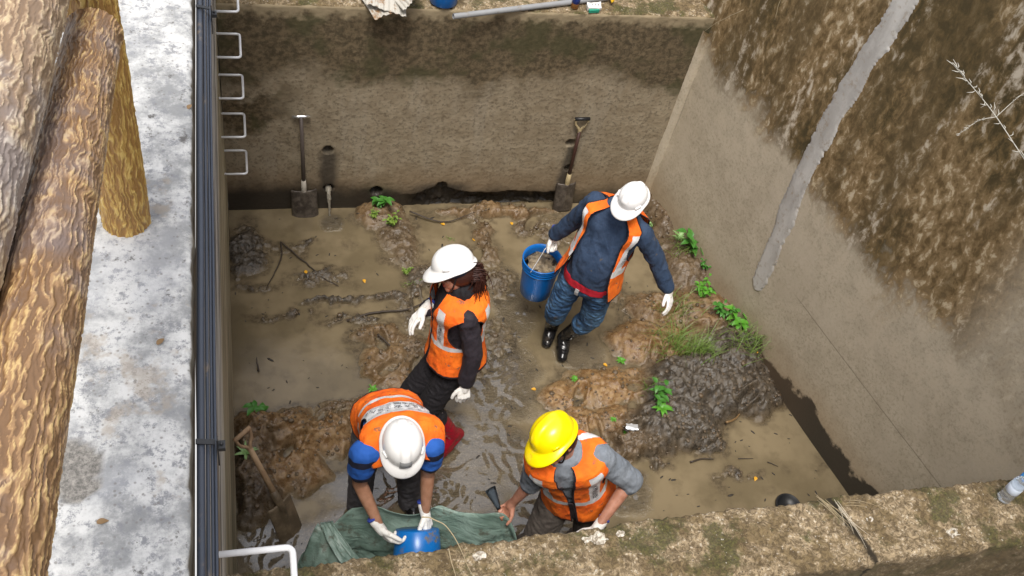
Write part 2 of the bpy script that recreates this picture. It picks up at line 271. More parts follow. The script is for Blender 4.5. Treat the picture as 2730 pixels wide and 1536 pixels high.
# ================= PIT FLOOR
xs=np.arange(XL-.03,3.75,.0085); ys=np.arange(1.55,YB+.07,.0085); X,Y=np.meshgrid(xs,ys)
wx=X+.05*fbm(X*5,Y*5,3); wy=Y+.05*fbm(X*5+40,Y*5+7,3)
Z=np.full(X.shape,-.035); OR=np.zeros_like(X); DK=np.zeros_like(X); WT=np.full(X.shape,1e-4); MU=np.zeros_like(X)
for (cx,cy,rx,ry,h,o,dk) in MUD:
    r=np.sqrt(((wx-cx)/rx)**2+((wy-cy)/ry)**2); w=1-ss(r,.30,1.38)
    Z=np.maximum(Z,-.035+(h+.035)*w)+ .12*h*w; ww=w*w; OR+=o*ww; DK+=dk*ww; WT+=ww; MU=np.maximum(MU,w)
OR=OR/np.maximum(WT,.35); DK=DK/np.maximum(WT,.35)
n1=fbm(X*6,Y*6,4); rid=1-np.abs(fbm(X*11+3,Y*11,4,.6))*2; lump=fbm(X*28,Y*28,3,.6)
Z+=MU*(.020*n1+.018*rid*(.4+.6*DK)+.008*lump*(.4+.4*DK))+(1-MU)*.012*fbm(X*4+9,Y*4,4)-.006
# trampled footprints
for _ in range(46):
    i=random.choice(MUD[5:]); cx=i[0]+random.uniform(-1,1)*i[2]*.8; cy=i[1]+random.uniform(-1,1)*i[3]*.8; a=random.uniform(0,3.14)
    dx=(X-cx)*math.cos(a)+(Y-cy)*math.sin(a); dy=-(X-cx)*math.sin(a)+(Y-cy)*math.cos(a)
    r=np.sqrt((dx/.10)**2+(dy/.042)**2); Z+= -.035*(1-ss(r,.6,1.0))+.014*np.exp(-((r-1.2)/.22)**2)
Zf=Z
def hz(x,y):
    i=min(max(int(round((y-ys[0])/.0085)),0),len(ys)-1); j=min(max(int(round((x-xs[0])/.0085)),0),len(xs)-1); return max(0.,float(Z[i,j]))
me=gridmesh('pit_floor',np.stack([X,Y,Z],-1)); attr(me,'orange',np.clip(OR*(1+.5*n1),0,1)); attr(me,'dark',np.clip(DK*(1+.5*lump),0,1))
tagp(link('pit_floor_mud',me,M_mud),kind='structure')
xs2=np.arange(XL-.02,3.74,.012); ys2=np.arange(1.6,YB+.02,.012); X2,Y2=np.meshgrid(xs2,ys2); A=np.zeros_like(X2)
for cx,cy,rx,ry in RIP: A=np.maximum(A,1-ss(np.sqrt(((X2-cx)/rx)**2+((Y2-cy)/ry)**2)+.25*fbm(X2*5,Y2*5,3),.5,1.2))
hw=fbm(X2*9+1.5*fbm(X2*4,Y2*4,2),Y2*13+1.2*fbm(X2*4+9,Y2*4,2),3)
ii=np.clip(((Y2-ys[0])/.0085).round().astype(int),0,len(ys)-1); jj=np.clip(((X2-xs[0])/.0085).round().astype(int),0,len(xs)-1); SH=ss(Z[ii,jj]+.016*fbm(X2*7,Y2*7,5),-.036,-.010)
me=gridmesh('water',np.stack([X2,Y2,A*.005*hw+.0008*fbm(X2*5,Y2*5,2)],-1)); attr(me,'ripple',A); attr(me,'shallow',SH)
tagp(link('water',me,mat_water()),kind='structure')
# ================= WALLS
# back wall: face grid with weep holes and a scoured hollow
xs3=np.arange(XL,2.955,.0085); zs=np.concatenate([np.arange(-.08,ZT-.012,.0085)]); X3,Z3=np.meshgrid(xs3,zs)
D=.003*fbm(X3*2,Z3*2,2)+.0012*fbm(X3*34,Z3*34,3); D=D-.0
for hx,hzc,r in ((.538,.56,.036),(.552,.205,.036),(2.223,.616,.034),(2.268,.37,.032),(.885,.165,.045),(1.35,.205,.04)):
    q=np.sqrt((X3-hx)**2+((Z3-hzc)*1)**2)*(1+.06*fbm(X3*30,Z3*30,2)); D=D+.16*(1-ss(q,r*.8,r))
edge=.135+.02*fbm(X3*4,X3*0,3)+.07*np.exp(-((X3-1.35)/.12)**2); lo=ss(X3,1.05,1.25)*(1-ss(X3,2.15,2.4))
D=D+lo*.07*(1-ss(Z3,edge-.012,edge))*(1+.4*fbm(X3*12,Z3*12,3))
P=np.stack([X3,YB+D,Z3],-1)
# crumbling top edge rolled back
top=[]; 
for k,(dy,dz) in enumerate([(.004,-.008),(.012,-.001),(.03,.0),(.07,.001),(.12,0),(.17,.001),(.23,.0),(.29,0),(.30,-.02),(.305,-.5),(.305,-1.8)]):
    rz=fbm(xs3*7,xs3*0+k*.7,4)*.008; top.append(np.stack([xs3,YB+dy+D[-1]+.01*fbm(xs3*9,xs3*0+5,3)*(k<2),ZT+dz+rz*(k>0)],-1))
P=np.concatenate([P,np.stack(top,0)],0)
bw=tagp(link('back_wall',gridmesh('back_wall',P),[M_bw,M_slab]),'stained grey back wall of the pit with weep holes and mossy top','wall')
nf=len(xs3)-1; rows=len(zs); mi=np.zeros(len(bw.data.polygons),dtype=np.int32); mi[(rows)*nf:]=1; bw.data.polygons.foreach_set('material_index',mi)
# right wall
p0=V((2.952,4.993,0)); p1=V((3.598,2.437,0)); tv=(p1-p0).normalized(); nv=V((tv.y,-tv.x,0)); 
if nv.x>0: nv=-nv
s_=np.arange(-2.2,6.5,.03); z_=np.arange(-.1,4.61,.03); S_,ZZ=np.meshgrid(s_,z_); dd=.005*fbm(S_*1.2,ZZ*1.2,2)
P=np.stack([p0.x+tv.x*S_+nv.x*dd,p0.y+tv.y*S_+nv.y*dd,ZZ],-1)
back=np.stack([p0.x+tv.x*s_-nv.x*.4,p0.y+tv.y*s_-nv.y*.4,s_*0+4.58],-1); back2=back.copy(); back2[:,2]=-.1
rw=tagp(link('right_wall',gridmesh('right_wall',np.concatenate([P,back[None],back2[None]],0)),M_rw),'tall slanting concrete wall on the right, brown with moss above and grey below','wall')
def rwp(s,z,o=0.): return p0+tv*s+nv*o+V((0,0,z))
bm=bmesh.new(); L=[];R=[]
for i in range(421):
    z=.50+i*(4.0-.50)/420; t=i/420; c=1.275-.10*ss(z,.5,1.6)+.05*ss(z,2,2.8); w=.075+.018*mn.noise((z*3,0,0))
    if i<10: w*=(.80+.02*i)
    a=c-w+.012*mn.noise((z*5,3,0))+.012*mn.noise((z*23,3,0))+.010*mn.noise((z*75,3,0)); b=c+w+.020*mn.noise((z*5,9,0))+.014*mn.noise((z*25,9,0))+.012*mn.noise((z*80,9,0)); L.append((a,z));R.append((b,z))
rows_=[]
for (a,z),(b,_) in zip(L,R): rows_.append([bm.verts.new(rwp(a+(b-a)*k/10,z-(.05*math.sin(k/10*math.pi)*max(0,(.62-z)/.12) if z<.62 else 0),float(.005*fbm(np.array([[(a+(b-a)*k/10)*1.2]]),np.array([[z*1.2]]),2)[0,0])+(-.004 if k in(0,10) else .005))) for k in range(11)])
for i in range(420):
    for k in range(10): bm.faces.new((rows_[i][k],rows_[i][k+1],rows_[i+1][k+1],rows_[i+1][k]))
bmo('repair_strip',bm,M_patch,rw)['label']='pale grey mortar strip running down the wall'
bm=bmesh.new(); rr=[]
for i in range(40):
    z=.1+i*.0385; w=.028+.004*mn.noise((z*6,0,0)); rr.append([bm.verts.new(p) for p in (rwp(-.01,z,.0)+V((-w-.02,-.006,0)),rwp(.02,z,.012)+V((-.02,-.01,0)),rwp(w,z,.002))])
for i in range(39):
    for k in range(2): bm.faces.new((rr[i][k],rr[i][k+1],rr[i+1][k+1],rr[i+1][k]))
bmo('corner_mortar',bm,M_patch2 if 0 else M_rw,rw)
# left wall + walkway
ys4=np.arange(-1.5,6.6,.03); zs4=np.arange(-.1,3.30,.012); Y4,Z4=np.meshgrid(ys4,zs4)
brd=np.floor(Z4/.11); st=.004*np.sin(brd*12.9898)*1.0; sl=.004*fbm(Y4*.8,Z4*14,3)
P=np.stack([XL-.004+np.clip(st,-.004,.003)+sl,Y4,Z4],-1)
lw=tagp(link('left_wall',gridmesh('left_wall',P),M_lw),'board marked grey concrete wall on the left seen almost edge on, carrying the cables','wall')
ys5=np.arange(-1.5,6.6,.012); prof=[(-2.4,0),(-1.6,0),(-1.0,0)]+[(-1.0+.0145*i,0) for i in range(1,60)]+[(XL-.016,-.001),(XL-.010,-.004),(XL-.007,-.010),(XL-.006,-.03),(XL-.006,-.06),(XL-.008,-.14),(XL-.12,-.145)]
prof=sorted([p for p in prof if p[1]==0 and p[0]<XL-.02])+[p for p in prof if p[1]!=0]
PX=np.array([p[0] for p in prof]); PZ=np.array([p[1] for p in prof]); Yg,Xg=np.meshgrid(ys5,PX,indexing='ij'); Zg=ZW+np.broadcast_to(PZ,Xg.shape)+.0012*fbm(Xg*40,Yg*40,3)
r=fbm(Yg*11,Xg*0+3,4,.6); rim=ss(Xg,XL-.05,XL-.012)*(Zg>ZW-.07); Xg=Xg+rim*.004*r; Zg=Zg-rim*.004*np.abs(r)
# shallow scar: broken patch and crack
q=np.sqrt(((Xg+.352)/.068)**2+((Yg-1.075)/.072)**2)+.22*fbm(Xg*22,Yg*22,3); scar=(1-ss(q,.85,.98)); Zg=Zg-.006*scar*(Zg>ZW-.02)
cr=np.abs(Yg-(1.915+.02*fbm(Xg*12,Xg*0,3))); Zg=Zg-.004*(1-ss(cr,.001,.01))*(Zg>ZW-.02)
me=gridmesh('walkway',np.stack([Xg,Yg,Zg],-1)); attr(me,'scar',scar); g=G('x'); bpy.data.materials.remove(g.mat)
# darker exposed aggregate inside the scar
t=M_walk.node_tree; pn=t.nodes['Principled BSDF']; src=pn.inputs['Base Color'].links[0].from_socket
gg=G.__new__(G); gg.mat=M_walk; gg.t=t; gg.p=pn; gg.co=[n for n in t.nodes if n.type=='TEX_COORD'][0].outputs['Object']
gg.set(pn.inputs['Base Color'],gg.mix(gg.at('scar'),src,gg.mix(gg.ss(gg.noise(90,5,.8),.35,.7),(.10,.095,.085),(.30,.28,.25))))
tagp(link('walkway',me,M_walk),kind='structure')
# front wall (rough mossy coping in the foreground)
xs6=np.arange(XL,4.3,.012); pr=[(1.642,-1.8),(1.642,-.6),(1.642,-.25),(1.642,-.12),(1.642,-.06),(1.642,-.03),(1.638,-.008)]+[(1.63-.0115*i,0) for i in range(0,25)]+[(1.34,-.006),(1.335,-.02)]+[(1.335,-.02-.02*i) for i in range(1,18)]+[(1.335,-.9),(1.335,-1.8)]
PY=np.array([p[0] for p in pr]);PZ=np.array([p[1] for p in pr]); Xh,Yh=np.meshgrid(xs6,PY,indexing='ij'); Zh=ZT+np.broadcast_to(PZ,Xh.shape)
topm=(Zh>ZT-.03); u_=np.broadcast_to(np.arange(len(pr))*.012,Xh.shape)
nn=fbm(Xh*5,u_*5,3); n2_=fbm(Xh*26,u_*26,4,.65); edge=np.exp(-((Yh-1.642)/.03)**2)+np.exp(-((Yh-1.335)/.03)**2)
Zh=Zh+topm*(.008*nn+.007*n2_-.004-.010*edge*np.abs(fbm(Xh*9+3,u_*0,4,.6))); Yh=Yh+(.010*fbm(Xh*6,u_*3+9,3)+.008*n2_)*edge
Yh=Yh-(1.642-np.interp(Xh,[.1,.9,1.3,1.8,2.4],[1.592,1.612,1.622,1.636,1.642]))*ss(Yh,1.40,1.58)-.0; ck=np.abs(Xh-(2.86-.33*Yh+.03*fbm(Yh*9,Yh*0,3))); Zh=Zh-topm*.018*(1-ss(ck,.002,.022)); 
Zh=Zh+topm*.012*ss(Xh,2.3,2.45)
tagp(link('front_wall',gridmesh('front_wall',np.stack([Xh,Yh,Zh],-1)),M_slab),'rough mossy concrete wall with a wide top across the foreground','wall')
# surrounding ground
def sheet(name,x0,x1,y0,y1,z,n=60):
    a=np.linspace(x0,x1,n);b=np.linspace(y0,y1,n);A_,B_=np.meshgrid(a,b); return tagp(link(name,gridmesh(name,np.stack([A_,B_,z+.02*fbm(A_*1.1,B_*1.1,3)],-1)),M_gr),kind='structure')
M_gr=mat_ground()
sheet('ground',XL,4.4,-8,1.36,1.05,120); sheet('ground',XL-.1,3.0,5.27,60,1.60,160); sheet('ground',3.1,70,-60,70,4.50,80); sheet('ground',-70,-2.35,-60,70,3.36,80); sheet('ground',-2.4,XL,6.5,60,3.33,60); sheet('ground',-2.4,4.4,-60,-1.4,1.0,50)

# ================= RAILING OF FAKE LOGS
def mat_bark(name,lo,mid,hi,moss=None):
    g=G(name); h=g.at('bark'); n=g.noise(7,4); f=g.noise(120,4,.7)
    h2=g.m('ADD',h,g.m('MULTIPLY',g.m('SUBTRACT',f,.5),.35))
    c=g.mix(g.ss(h2,.30,.52),lo,mid); c=g.mix(g.ss(h2,.60,.80),c,hi)
    if moss: c=g.mix(g.m('MULTIPLY',g.ss(g.noise(5,5,.65),.46,.62),.75),c,g.mix(g.ss(h2,.4,.75),moss[0],moss[1]))
    return g.out(c,.42,g.bump(f,.3,.002),Specular_IOR_Level=.5)
def logmesh(name,p0,p1,r0,r1,m,parent,amp=.0045,seed=0,rim=False,k=1.):
    p0=V(p0);p1=V(p1);x,y,z=basis(p1-p0); Ln=(p1-p0).length; nu=260; nv=int(Ln/.0035)
    th=np.linspace(0,2*np.pi,nu,endpoint=False); tt=np.linspace(0,1,nv); T,U=np.meshgrid(th,tt); s=U*Ln
    # seamless noise: sample on the cylinder via two offset planes blended
    def cyl(fx,fs,sd):
        a=fbm(T*fx+sd,s*fs+sd,4,.55); b=fbm((T-2*np.pi)*fx+sd,s*fs+sd,4,.55); w=ss(T,4.7,2*np.pi); return a*(1-w)+b*w
    warp=cyl(1.5,18,seed+11)*.5; Tw=T+warp*.26
    def rid(fx,fs,sd):
        a=1-np.abs(fbm(Tw*fx+sd,s*fs+sd,2,.4))*2.3; b=1-np.abs(fbm((Tw-2*np.pi)*fx+sd,s*fs+sd,2,.4))*2.3; w=ss(T,4.7,2*np.pi); return np.clip(a*(1-w)+b*w,0,1)
    h=.62*rid(6.2*k,9,seed)+.38*rid(12*k,20,seed+50); h=np.clip(h*1.05-.05+.13*cyl(9,45,seed+5),0,1)
    rr=(r0+(r1-r0)*U)*(1+.035*fbm(s*2+seed,s*0,2))+amp*(h-.5)
    if rim: rr=rr*(1-.30*(1-ss(s,0,.035))); rr=rr+.004*np.exp(-((s-.035)/.006)**2)
    C_=np.array(p0)[None,None]+np.array(z)[None,None]*s[...,None]; P=C_+(np.array(x)*np.cos(T)[...,None]+np.array(y)*np.sin(T)[...,None])*rr[...,None]
    me=gridmesh(name,P,closed=True); attr(me,'bark',h.reshape(-1)); o=link(name,me,m,parent); return o
# gridmesh with closed=True reuses the first column
MB1=mat_bark('bark_paint_brown',(.155,.085,.038),(.28,.165,.075),(.45,.31,.135),((.15,.115,.105),(.34,.27,.22)))
MB2=mat_bark('bark_paint_ochre',(.26,.135,.035),(.37,.22,.055),(.50,.34,.10))
MB3=mat_bark('bark_paint_faded',(.19,.125,.075),(.32,.225,.14),(.46,.36,.22),((.20,.17,.16),(.40,.36,.33)))
rt=root('log_post',(-.277,1.735,ZW),'yellow-brown imitation log post standing on the pale walkway','post')
logmesh('post_shaft',(-.277,1.735,ZW-.02),(-.277,1.76,4.75),.0555,.048,MB2,rt,seed=3,k=.8)
rt=root('log_rail',(-.26,1.66,4.05),'thick brown imitation log rail ending at the ochre post','rail')
logmesh('rail_log',(-.259,1.657,4.050),(-.278,-.05,4.345),.047,.064,MB1,rt,amp=.0040,seed=21,rim=True)
rt=root('log_rail',(-.3,1.6,4.2),'greyish weathered imitation log rail at the far left edge','rail')
logmesh('rail_log',(-.323,1.89,4.182),(-.405,-.17,4.339),.066,.066,MB3,rt,amp=.0038,seed=77)
# ================= CABLES
M_cab=plain('blue_grey_conduit',(.036,.045,.064),.4,var=.2,sc=30,dirt=(.14,.11,.08),dirtamt=.6); M_blk=plain('black_plastic',(.012,.013,.015),.45)
def cable(x,z,r,lab):
    bm=bmesh.new(); tube(bm,[(x+.0015*mn.noise((y*2,z*40,0)),y,z+.003*mn.noise((y*1.7,z*50,3))) for y in np.arange(-1.4,6.4,.06)],r,12)
    o=bmo('cable',bm,M_cab); tagp(o,lab,'cable',group='cables running along the left wall')
cable(-.1125,3.385,.0085,'thickest blue-grey cable of the bundle, next to the walkway edge')
cable(-.1000,3.372,.0042,'thin cable in the middle of the bundle on the left wall')
cable(-.0920,3.362,.0034,'thin cable second from the pit side of the bundle')
cable(-.0855,3.350,.0040,'thin outermost cable of the bundle, on the pit side')
for i,(y,lab) in enumerate(((1.135,'black clip holding the cables near the bottom of the photo'),(2.62,'black clip holding the cables near the top of the photo'))):
    rt=root('cable_clip',(-.1,y,3.34),lab,'clip',group='clips holding the cable bundle')
    bm=bmesh.new(); box(bm,(-.103,y,3.396),(.019,0,-.004),(0,.006,0),(.0006,0,.0016)); box(bm,(-.0795,y,3.355),(.0015,0,-.0),(0,.006,0),(0,0,.052)); bmo('strap',bm,M_blk,rt,False)
    bm=bmesh.new(); box(bm,(-.072,y+.003,3.37),(.008,0,0),(0,.010,0),(0,0,.006)); cap(bm,(-.072,y+.003,3.376),.004,(-.072,y+.003,3.379),.004,8); bmo('screw_block',bm,M_blk,rt,False)
# ================= LADDER RUNGS
M_st=plain('galvanised_steel',(.82,.83,.84),.38,.25,.1,60)
M_st2=plain('white_coated_bar',(.82,.83,.85),.25,0.,.05,60)
def rung(y0,y1,z,xe,r,lab,m,grp='ladder rungs in the far left corner'):
    bm=bmesh.new(); c=.018; pts=[(XL-.03,y0,z)]
    pts+= [(xe-c,y0,z)]+[(xe-c+c*math.sin(a),y0+c-c*math.cos(a),z) for a in (.4,.8,1.2)]+[(xe,y0+c,z)]
    pts+= [(xe,y1-c,z)]+[(xe-c+c*math.cos(a),y1-c+c*math.sin(a),z) for a in (.4,.8,1.2)]+[(xe-c,y1,z),(XL-.03,y1,z)]
    tube(bm,pts,r,10); o=bmo('ladder_rung',bm,m); tagp(o,lab,'rung',grp); recenter(o)
names=['topmost ladder rung in the far left corner, cut by the top of the photo','second ladder rung from the top in the far left corner','third ladder rung from the top in the far left corner','fourth ladder rung from the top in the far left corner','lowest ladder rung in the far left corner']
for z,xe,lab in zip((1.919,1.617,1.324,1.026,.72),(-.003,0,.005,.007,.009),names): rung(4.62,4.828,z,xe,.0072,lab,M_st)
rung(.95,1.222,2.66,.083,.0095,'large bright steel rung close to the camera at the bottom edge',M_st2,None)
# ================= SMALL THINGS ON THE BACK WALL TOP
M_sheet=(lambda g:g.out(g.mix(g.ss(g.noise(9,5,.7),.52,.62),(.45,.43,.38),(.26,.15,.07)),.6,g.bump(g.noise(30,3),.3,.01)))(G('rusty_sheet'))
rt=root('metal_sheets',(.8,5.0,1.76),'crumpled corrugated metal sheets with rust hanging over the back wall','sheet metal')
def corr(c,ax,ay,seed,n=60):
    a=np.linspace(-1,1,n); A_,B_=np.meshgrid(a,a); c=np.array(c);ax=np.array(ax);ay=np.array(ay); nz=np.cross(ax,ay); nz/=np.linalg.norm(nz)
    edge=1+.05*fbm(A_*2.2+seed,B_*0,2)
    P=c+ax*A_[...,None]+ay*(B_*edge)[...,None]+nz*(.004*np.sin(A_*22)+.010*fbm(A_*1.+seed,B_*1.,2))[...,None]
    me=gridmesh('sheet',P); o=link('sheet',me,M_sheet,rt); s=o.modifiers.new('s','SOLIDIFY'); s.thickness=.003; return o
corr((.84,5.06,1.79),(.115,-.03,-.02),(.015,.17,.03),1); corr((.79,5.09,1.765),(.10,.03,.03),(-.07,.20,.02),8); corr((.93,5.07,1.80),(.06,.05,.04),(.05,-.16,.02),15)
M_blue=plain('blue_bucket_plastic',(.005,.15,.52),.32,0.,.25,20,dirt=(.10,.10,.09),dirtamt=.63)
M_blued=plain('blue_bucket_muddy',(.006,.17,.56),.3,0.,.2,20,dirt=(.17,.15,.12),dirtamt=.53)
def bucket(base,axis,h,r0,r1,lab,m,handle=None,fill=True,hm=None,rot=0):
    base=V(base); ax=V(axis).normalized(); rt=root('bucket',base,lab,'bucket')
    bm=bmesh.new(); pf=[(.0,r0*.97),(.004,r0)]
    for t in (.3,.6,.74): pf.append((h*t,r0+(r1-r0)*t))
    for t in (.78,.86,.93): rr=r0+(r1-r0)*t; pf+=[(h*t,rr),(h*t+.002,rr+.006),(h*t+.006,rr+.007),(h*t+.009,rr+.001)]
    pf+=[(h*.985,r1),(h-.004,r1+.007),(h,r1+.006),(h,r1-.002),(h*.9,r1-.006),(h*.3,r0+(r1-r0)*.3-.005),(.012,r0-.006)]
    lathe(bm,base,ax,pf,56); bmo('body',bm,m,rt)
    if fill:
        bm=bmesh.new(); x,y,z=basis(ax); rs=r0+(r1-r0)*.8-.006; rings=[[base+ax*(h*.66)]*1]
        vs=[[base+ax*(h*.8+.016*mn.noise((i*.9,j*.5,1))+(.03*(1-i/6)))+(x*math.cos(j*math.pi/14)+y*math.sin(j*math.pi/14))*rs*(i/6) for j in range(28)] for i in range(1,7)]
        ringsurf(bm,vs,cap=True); bmo('mud_fill',bm,M_mudfill,rt)
    if handle is not None:
        hd=V(handle); x=V(hm).normalized(); top=base+ax*h*.93; bm=bmesh.new(); e1=top+x*(r1+.01); e2=top-x*(r1+.01)
        pts=spline([e1,e1+(hd-e1)*.6+x*.018,hd+x*.035,hd,hd-x*.035,e2+(hd-e2)*.6-x*.018,e2],8); tube(bm,pts,.0028,8); bmo('handle',bm,M_st,rt)
    return rt
M_mudfill=(lambda g:g.out(g.mix(g.ss(g.noise(30,4),.4,.6),(.10,.075,.045),(.24,.185,.115)),.5,g.bump(g.noise(50,4),.6,.01)))(G('gravelly_mud'))
bucket((1.189,5.065,ZT+.01),(0,0,1),.27,.085,.10,'blue bucket standing on top of the back wall, cut by the photo',M_blue,fill=False)
M_pvc=plain('grey_pvc',(.30,.31,.32),.45,var=.25,sc=14,dirt=(.2,.17,.13))
bm=bmesh.new(); a=V((1.223,4.893,ZT+.022)); b=V((2.25,5.13,ZT+.022)); x,y,z=basis(b-a); rr=[]
ringsurf(bm,[[c+(x*math.cos(t)+y*math.sin(t))*r for t in [2*math.pi*j/20 for j in range(20)]] for c,r in ((a,.017),(a-z*.0,.0125),(a+z*.12,.0125))],cap=False); tube(bm,[a,a.lerp(b,.5),b],.017,20,False)
o=bmo('grey_pipe',bm,M_pvc); tagp(o,'long grey plastic pipe lying on top of the back wall','pipe'); recenter(o)
def can(p,r,h,cols,lab,name='can',ax=(0,0,1)):
    rt=root(name,p,lab,name); bm=bmesh.new(); lathe(bm,p,ax,[(0,r*.8),(.003,r),(h*.9,r),(h*.97,r*.8),(h,r*.78)],28); bmo('shell',bm,cols[0],rt)
    bm=bmesh.new(); lathe(bm,V(p)+V(ax)*h*.35,ax,[(0,r+.0006),(.0005,r+.001),(h*.4,r+.001),(h*.4+.0005,r+.0006)],28); bmo('label_band',bm,cols[1],rt)
M_white=plain('white_paint',(.75,.75,.72),.5); M_dblue=plain('dark_blue',(.01,.03,.18),.5); M_green=plain('teal_green',(.02,.28,.18),.5); M_yel=plain('yellow_plastic',(.7,.42,.01),.5); M_org=plain('orange_tint',(.45,.2,.06),.5)
can((2.015,5.045,ZT+.002),.024,.11,(M_org,M_dblue),'small orange and blue drink can on top of the back wall')
rt=root('crushed_carton',(2.133,5.02,ZT+.02),'crushed white and green drink carton on top of the back wall','carton')
bm=bmesh.new(); box(bm,(2.133,5.028,ZT+.026),(.045,.004,0),(0,.022,.004),(0,-.002,.013)); bmesh.ops.subdivide_edges(bm,edges=bm.edges,cuts=3)
for v in bm.verts: v.co+=V((mn.noise(v.co*60),mn.noise(v.co*60+V((9,0,0))),mn.noise(v.co*60+V((0,9,0)))))*.006
bmo('white_panel',bm,M_white,rt,False); bm=bmesh.new(); box(bm,(2.128,5.004,ZT+.016),(.034,.004,0),(0,.011,.003),(0,0,.009)); bmo('green_panel',bm,M_green,rt,False)
for k in range(3):
    bm=bmesh.new(); box(bm,(2.118+.02*k,5.03,ZT+.041),(.0015,0,0),(.0,.010,0),(0,0,.0008)); bmo('printed_stroke',bm,M_blk,rt,False)
bm=bmesh.new(); box(bm,(2.265,5.125,ZT+.05),(.012,.01,0),(-.004,.05,.02),(0,-.002,.006)); bmesh.ops.bevel(bm,geom=bm.edges,offset=.003,segments=2); o=bmo('yellow_handle',bm,M_yel); tagp(o,'yellow plastic tool handle lying on top of the back wall','tool'); recenter(o)
# ================= SHOVELS
M_wood=(lambda g:g.out(g.mix(g.ss(g.noise(6,4,.6,g.map((1,1,1))),.35,.65),(.28,.175,.10),(.42,.29,.17)),.7,g.bump(g.noise(40,3),.3,.004)))(G('worn_wood'))
M_woodd=plain('dark_red_wood',(.05,.02,.014),.5,var=.3,sc=15); M_steelm=(lambda g:g.out(g.mix(g.ss(g.noise(13,5,.7),.4,.6),(.055,.045,.038),(.13,.11,.09)),.38,g.bump(g.noise(34,5,.7,g.map((1,1,.4))),.9,.012),Metallic=.15))(G('muddy_steel'))
M_shaft=plain('grey_brown_shaft',(.10,.08,.07),.5,var=.3,sc=12); M_cream=plain('chipped_cream',(.42,.34,.19),.55,var=.2,dirt=(.08,.06,.04),dirtamt=.5); M_rag=plain('pale_tape',(.42,.39,.33),.8)
M_rustb=(lambda g:g.out(g.mix(g.ss(g.noise(10,5,.7),.4,.62),(.11,.083,.052),(.20,.15,.095)),.6,g.bump(g.noise(30,5),.4,.005)))(G('rusty_brown_blade'))
def blade(bm_or,top,dn,lat,w,l,n=22,curl=.012,taper=0.,pt=0.):
    dn=V(dn).normalized(); lat=V(lat); lat=(lat-dn*lat.dot(dn)).normalized(); nz=lat.cross(dn)
    A_,B_=np.meshgrid(np.linspace(-1,1,n),np.linspace(0,1,n)); P=np.zeros((n,n,3))
    sh=np.where(B_<.04,.93,1)*(1+taper*B_); ax=np.abs(A_)
    P+=np.array(top); P+=np.array(lat)*((A_*w/2*sh)[...,None]); P+=np.array(dn)*((B_*l+pt*B_*(1-A_**2)*.12)[...,None]); P+=np.array(nz)*((curl*(A_**4)*2-.018*np.exp(-(A_/.16)**2)*(1-B_)+.01*B_**2)[...,None])
    return gridmesh('blade',P)
def shovel(top,bt,dn,lat,w,l,lab,mats,handle,shaft_r=.0125,sock=None,pt=0.,curl=.012):
    top=V(top);bt=V(bt); d=(bt-top).normalized(); rt=root('shovel',bt+V(dn)*l,lab,'shovel')
    o=link('blade',blade(None,bt,dn,lat,w,l,pt=pt,curl=curl),mats['blade'],rt); s=o.modifiers.new('s','SOLIDIFY'); s.thickness=.004
    bm=bmesh.new(); tube(bm,[top,top.lerp(bt,.5)+V(mats.get('bow',(0,0,0))),bt+d*.0],[shaft_r*.95,shaft_r,shaft_r*1.1],14); bmo('shaft',bm,mats['shaft'],rt)
    bm=bmesh.new(); tube(bm,[bt-d*.10,bt-d*.03,bt+d*.05,bt+d*.11],[shaft_r*1.25,shaft_r*1.45,shaft_r*1.3,.003],14); bmo('socket',bm,mats['socket'],rt)
    lat=V(lat); lat=(lat-d*lat.dot(d)).normalized()
    if handle=='T':
        bm=bmesh.new(); tube(bm,[top-lat*.056,top-lat*.02,top+lat*.02,top+lat*.056],.0105,14); bmo('grip',bm,mats['grip'],rt)
    else:
        y0=top; g=.047; hh=.105; bm=bmesh.new()
        for s_ in(-1,1): tube(bm,spline([y0+d*.02,y0-d*.02+lat*s_*.012,y0-d*.055+lat*s_*g*.8,y0-d*hh+lat*s_*g],5),[.010]*10+[.0085]*6,10)
        bmo('yoke',bm,mats['yoke'],rt); bm=bmesh.new(); tube(bm,[y0-d*hh-lat*(g+.006),y0-d*hh,y0-d*hh+lat*(g+.006)],.0125,14); bmo('grip',bm,mats['grip'],rt)
    return rt
M_chrome=plain('bright_grip',(.8,.8,.8),.2,.9)
shovel((.357,4.972,.875),(.383,4.945,.228),(.05,-.19,-.97),(1,0,0),.175,.245,'square shovel with a steel T grip leaning on the back wall',dict(blade=M_steelm,shaft=M_shaft,socket=M_rag,grip=M_chrome),'T',.0125)
shovel((2.250,4.962,.76),(2.264,4.940,.262),(.05,-.16,-.98),(1,.0,0),.145,.26,'worn square shovel with dark red shaft and D grip leaning on the back wall',dict(blade=M_rustb if 0 else M_steelm,shaft=M_woodd,socket=M_cream,grip=M_blk,yoke=M_cream),'D',.0125)
shovel((-.035,2.722,.635),(.105,2.595,.255),(.26,-.29,-.92),(.74,.62,.0),.155,.27,'old wooden handled shovel propped against the left wall, blade in the water',dict(blade=M_rustb,shaft=M_wood,socket=M_rustb,grip=M_wood,yoke=M_wood),'D',.0155,pt=.6,curl=.006)
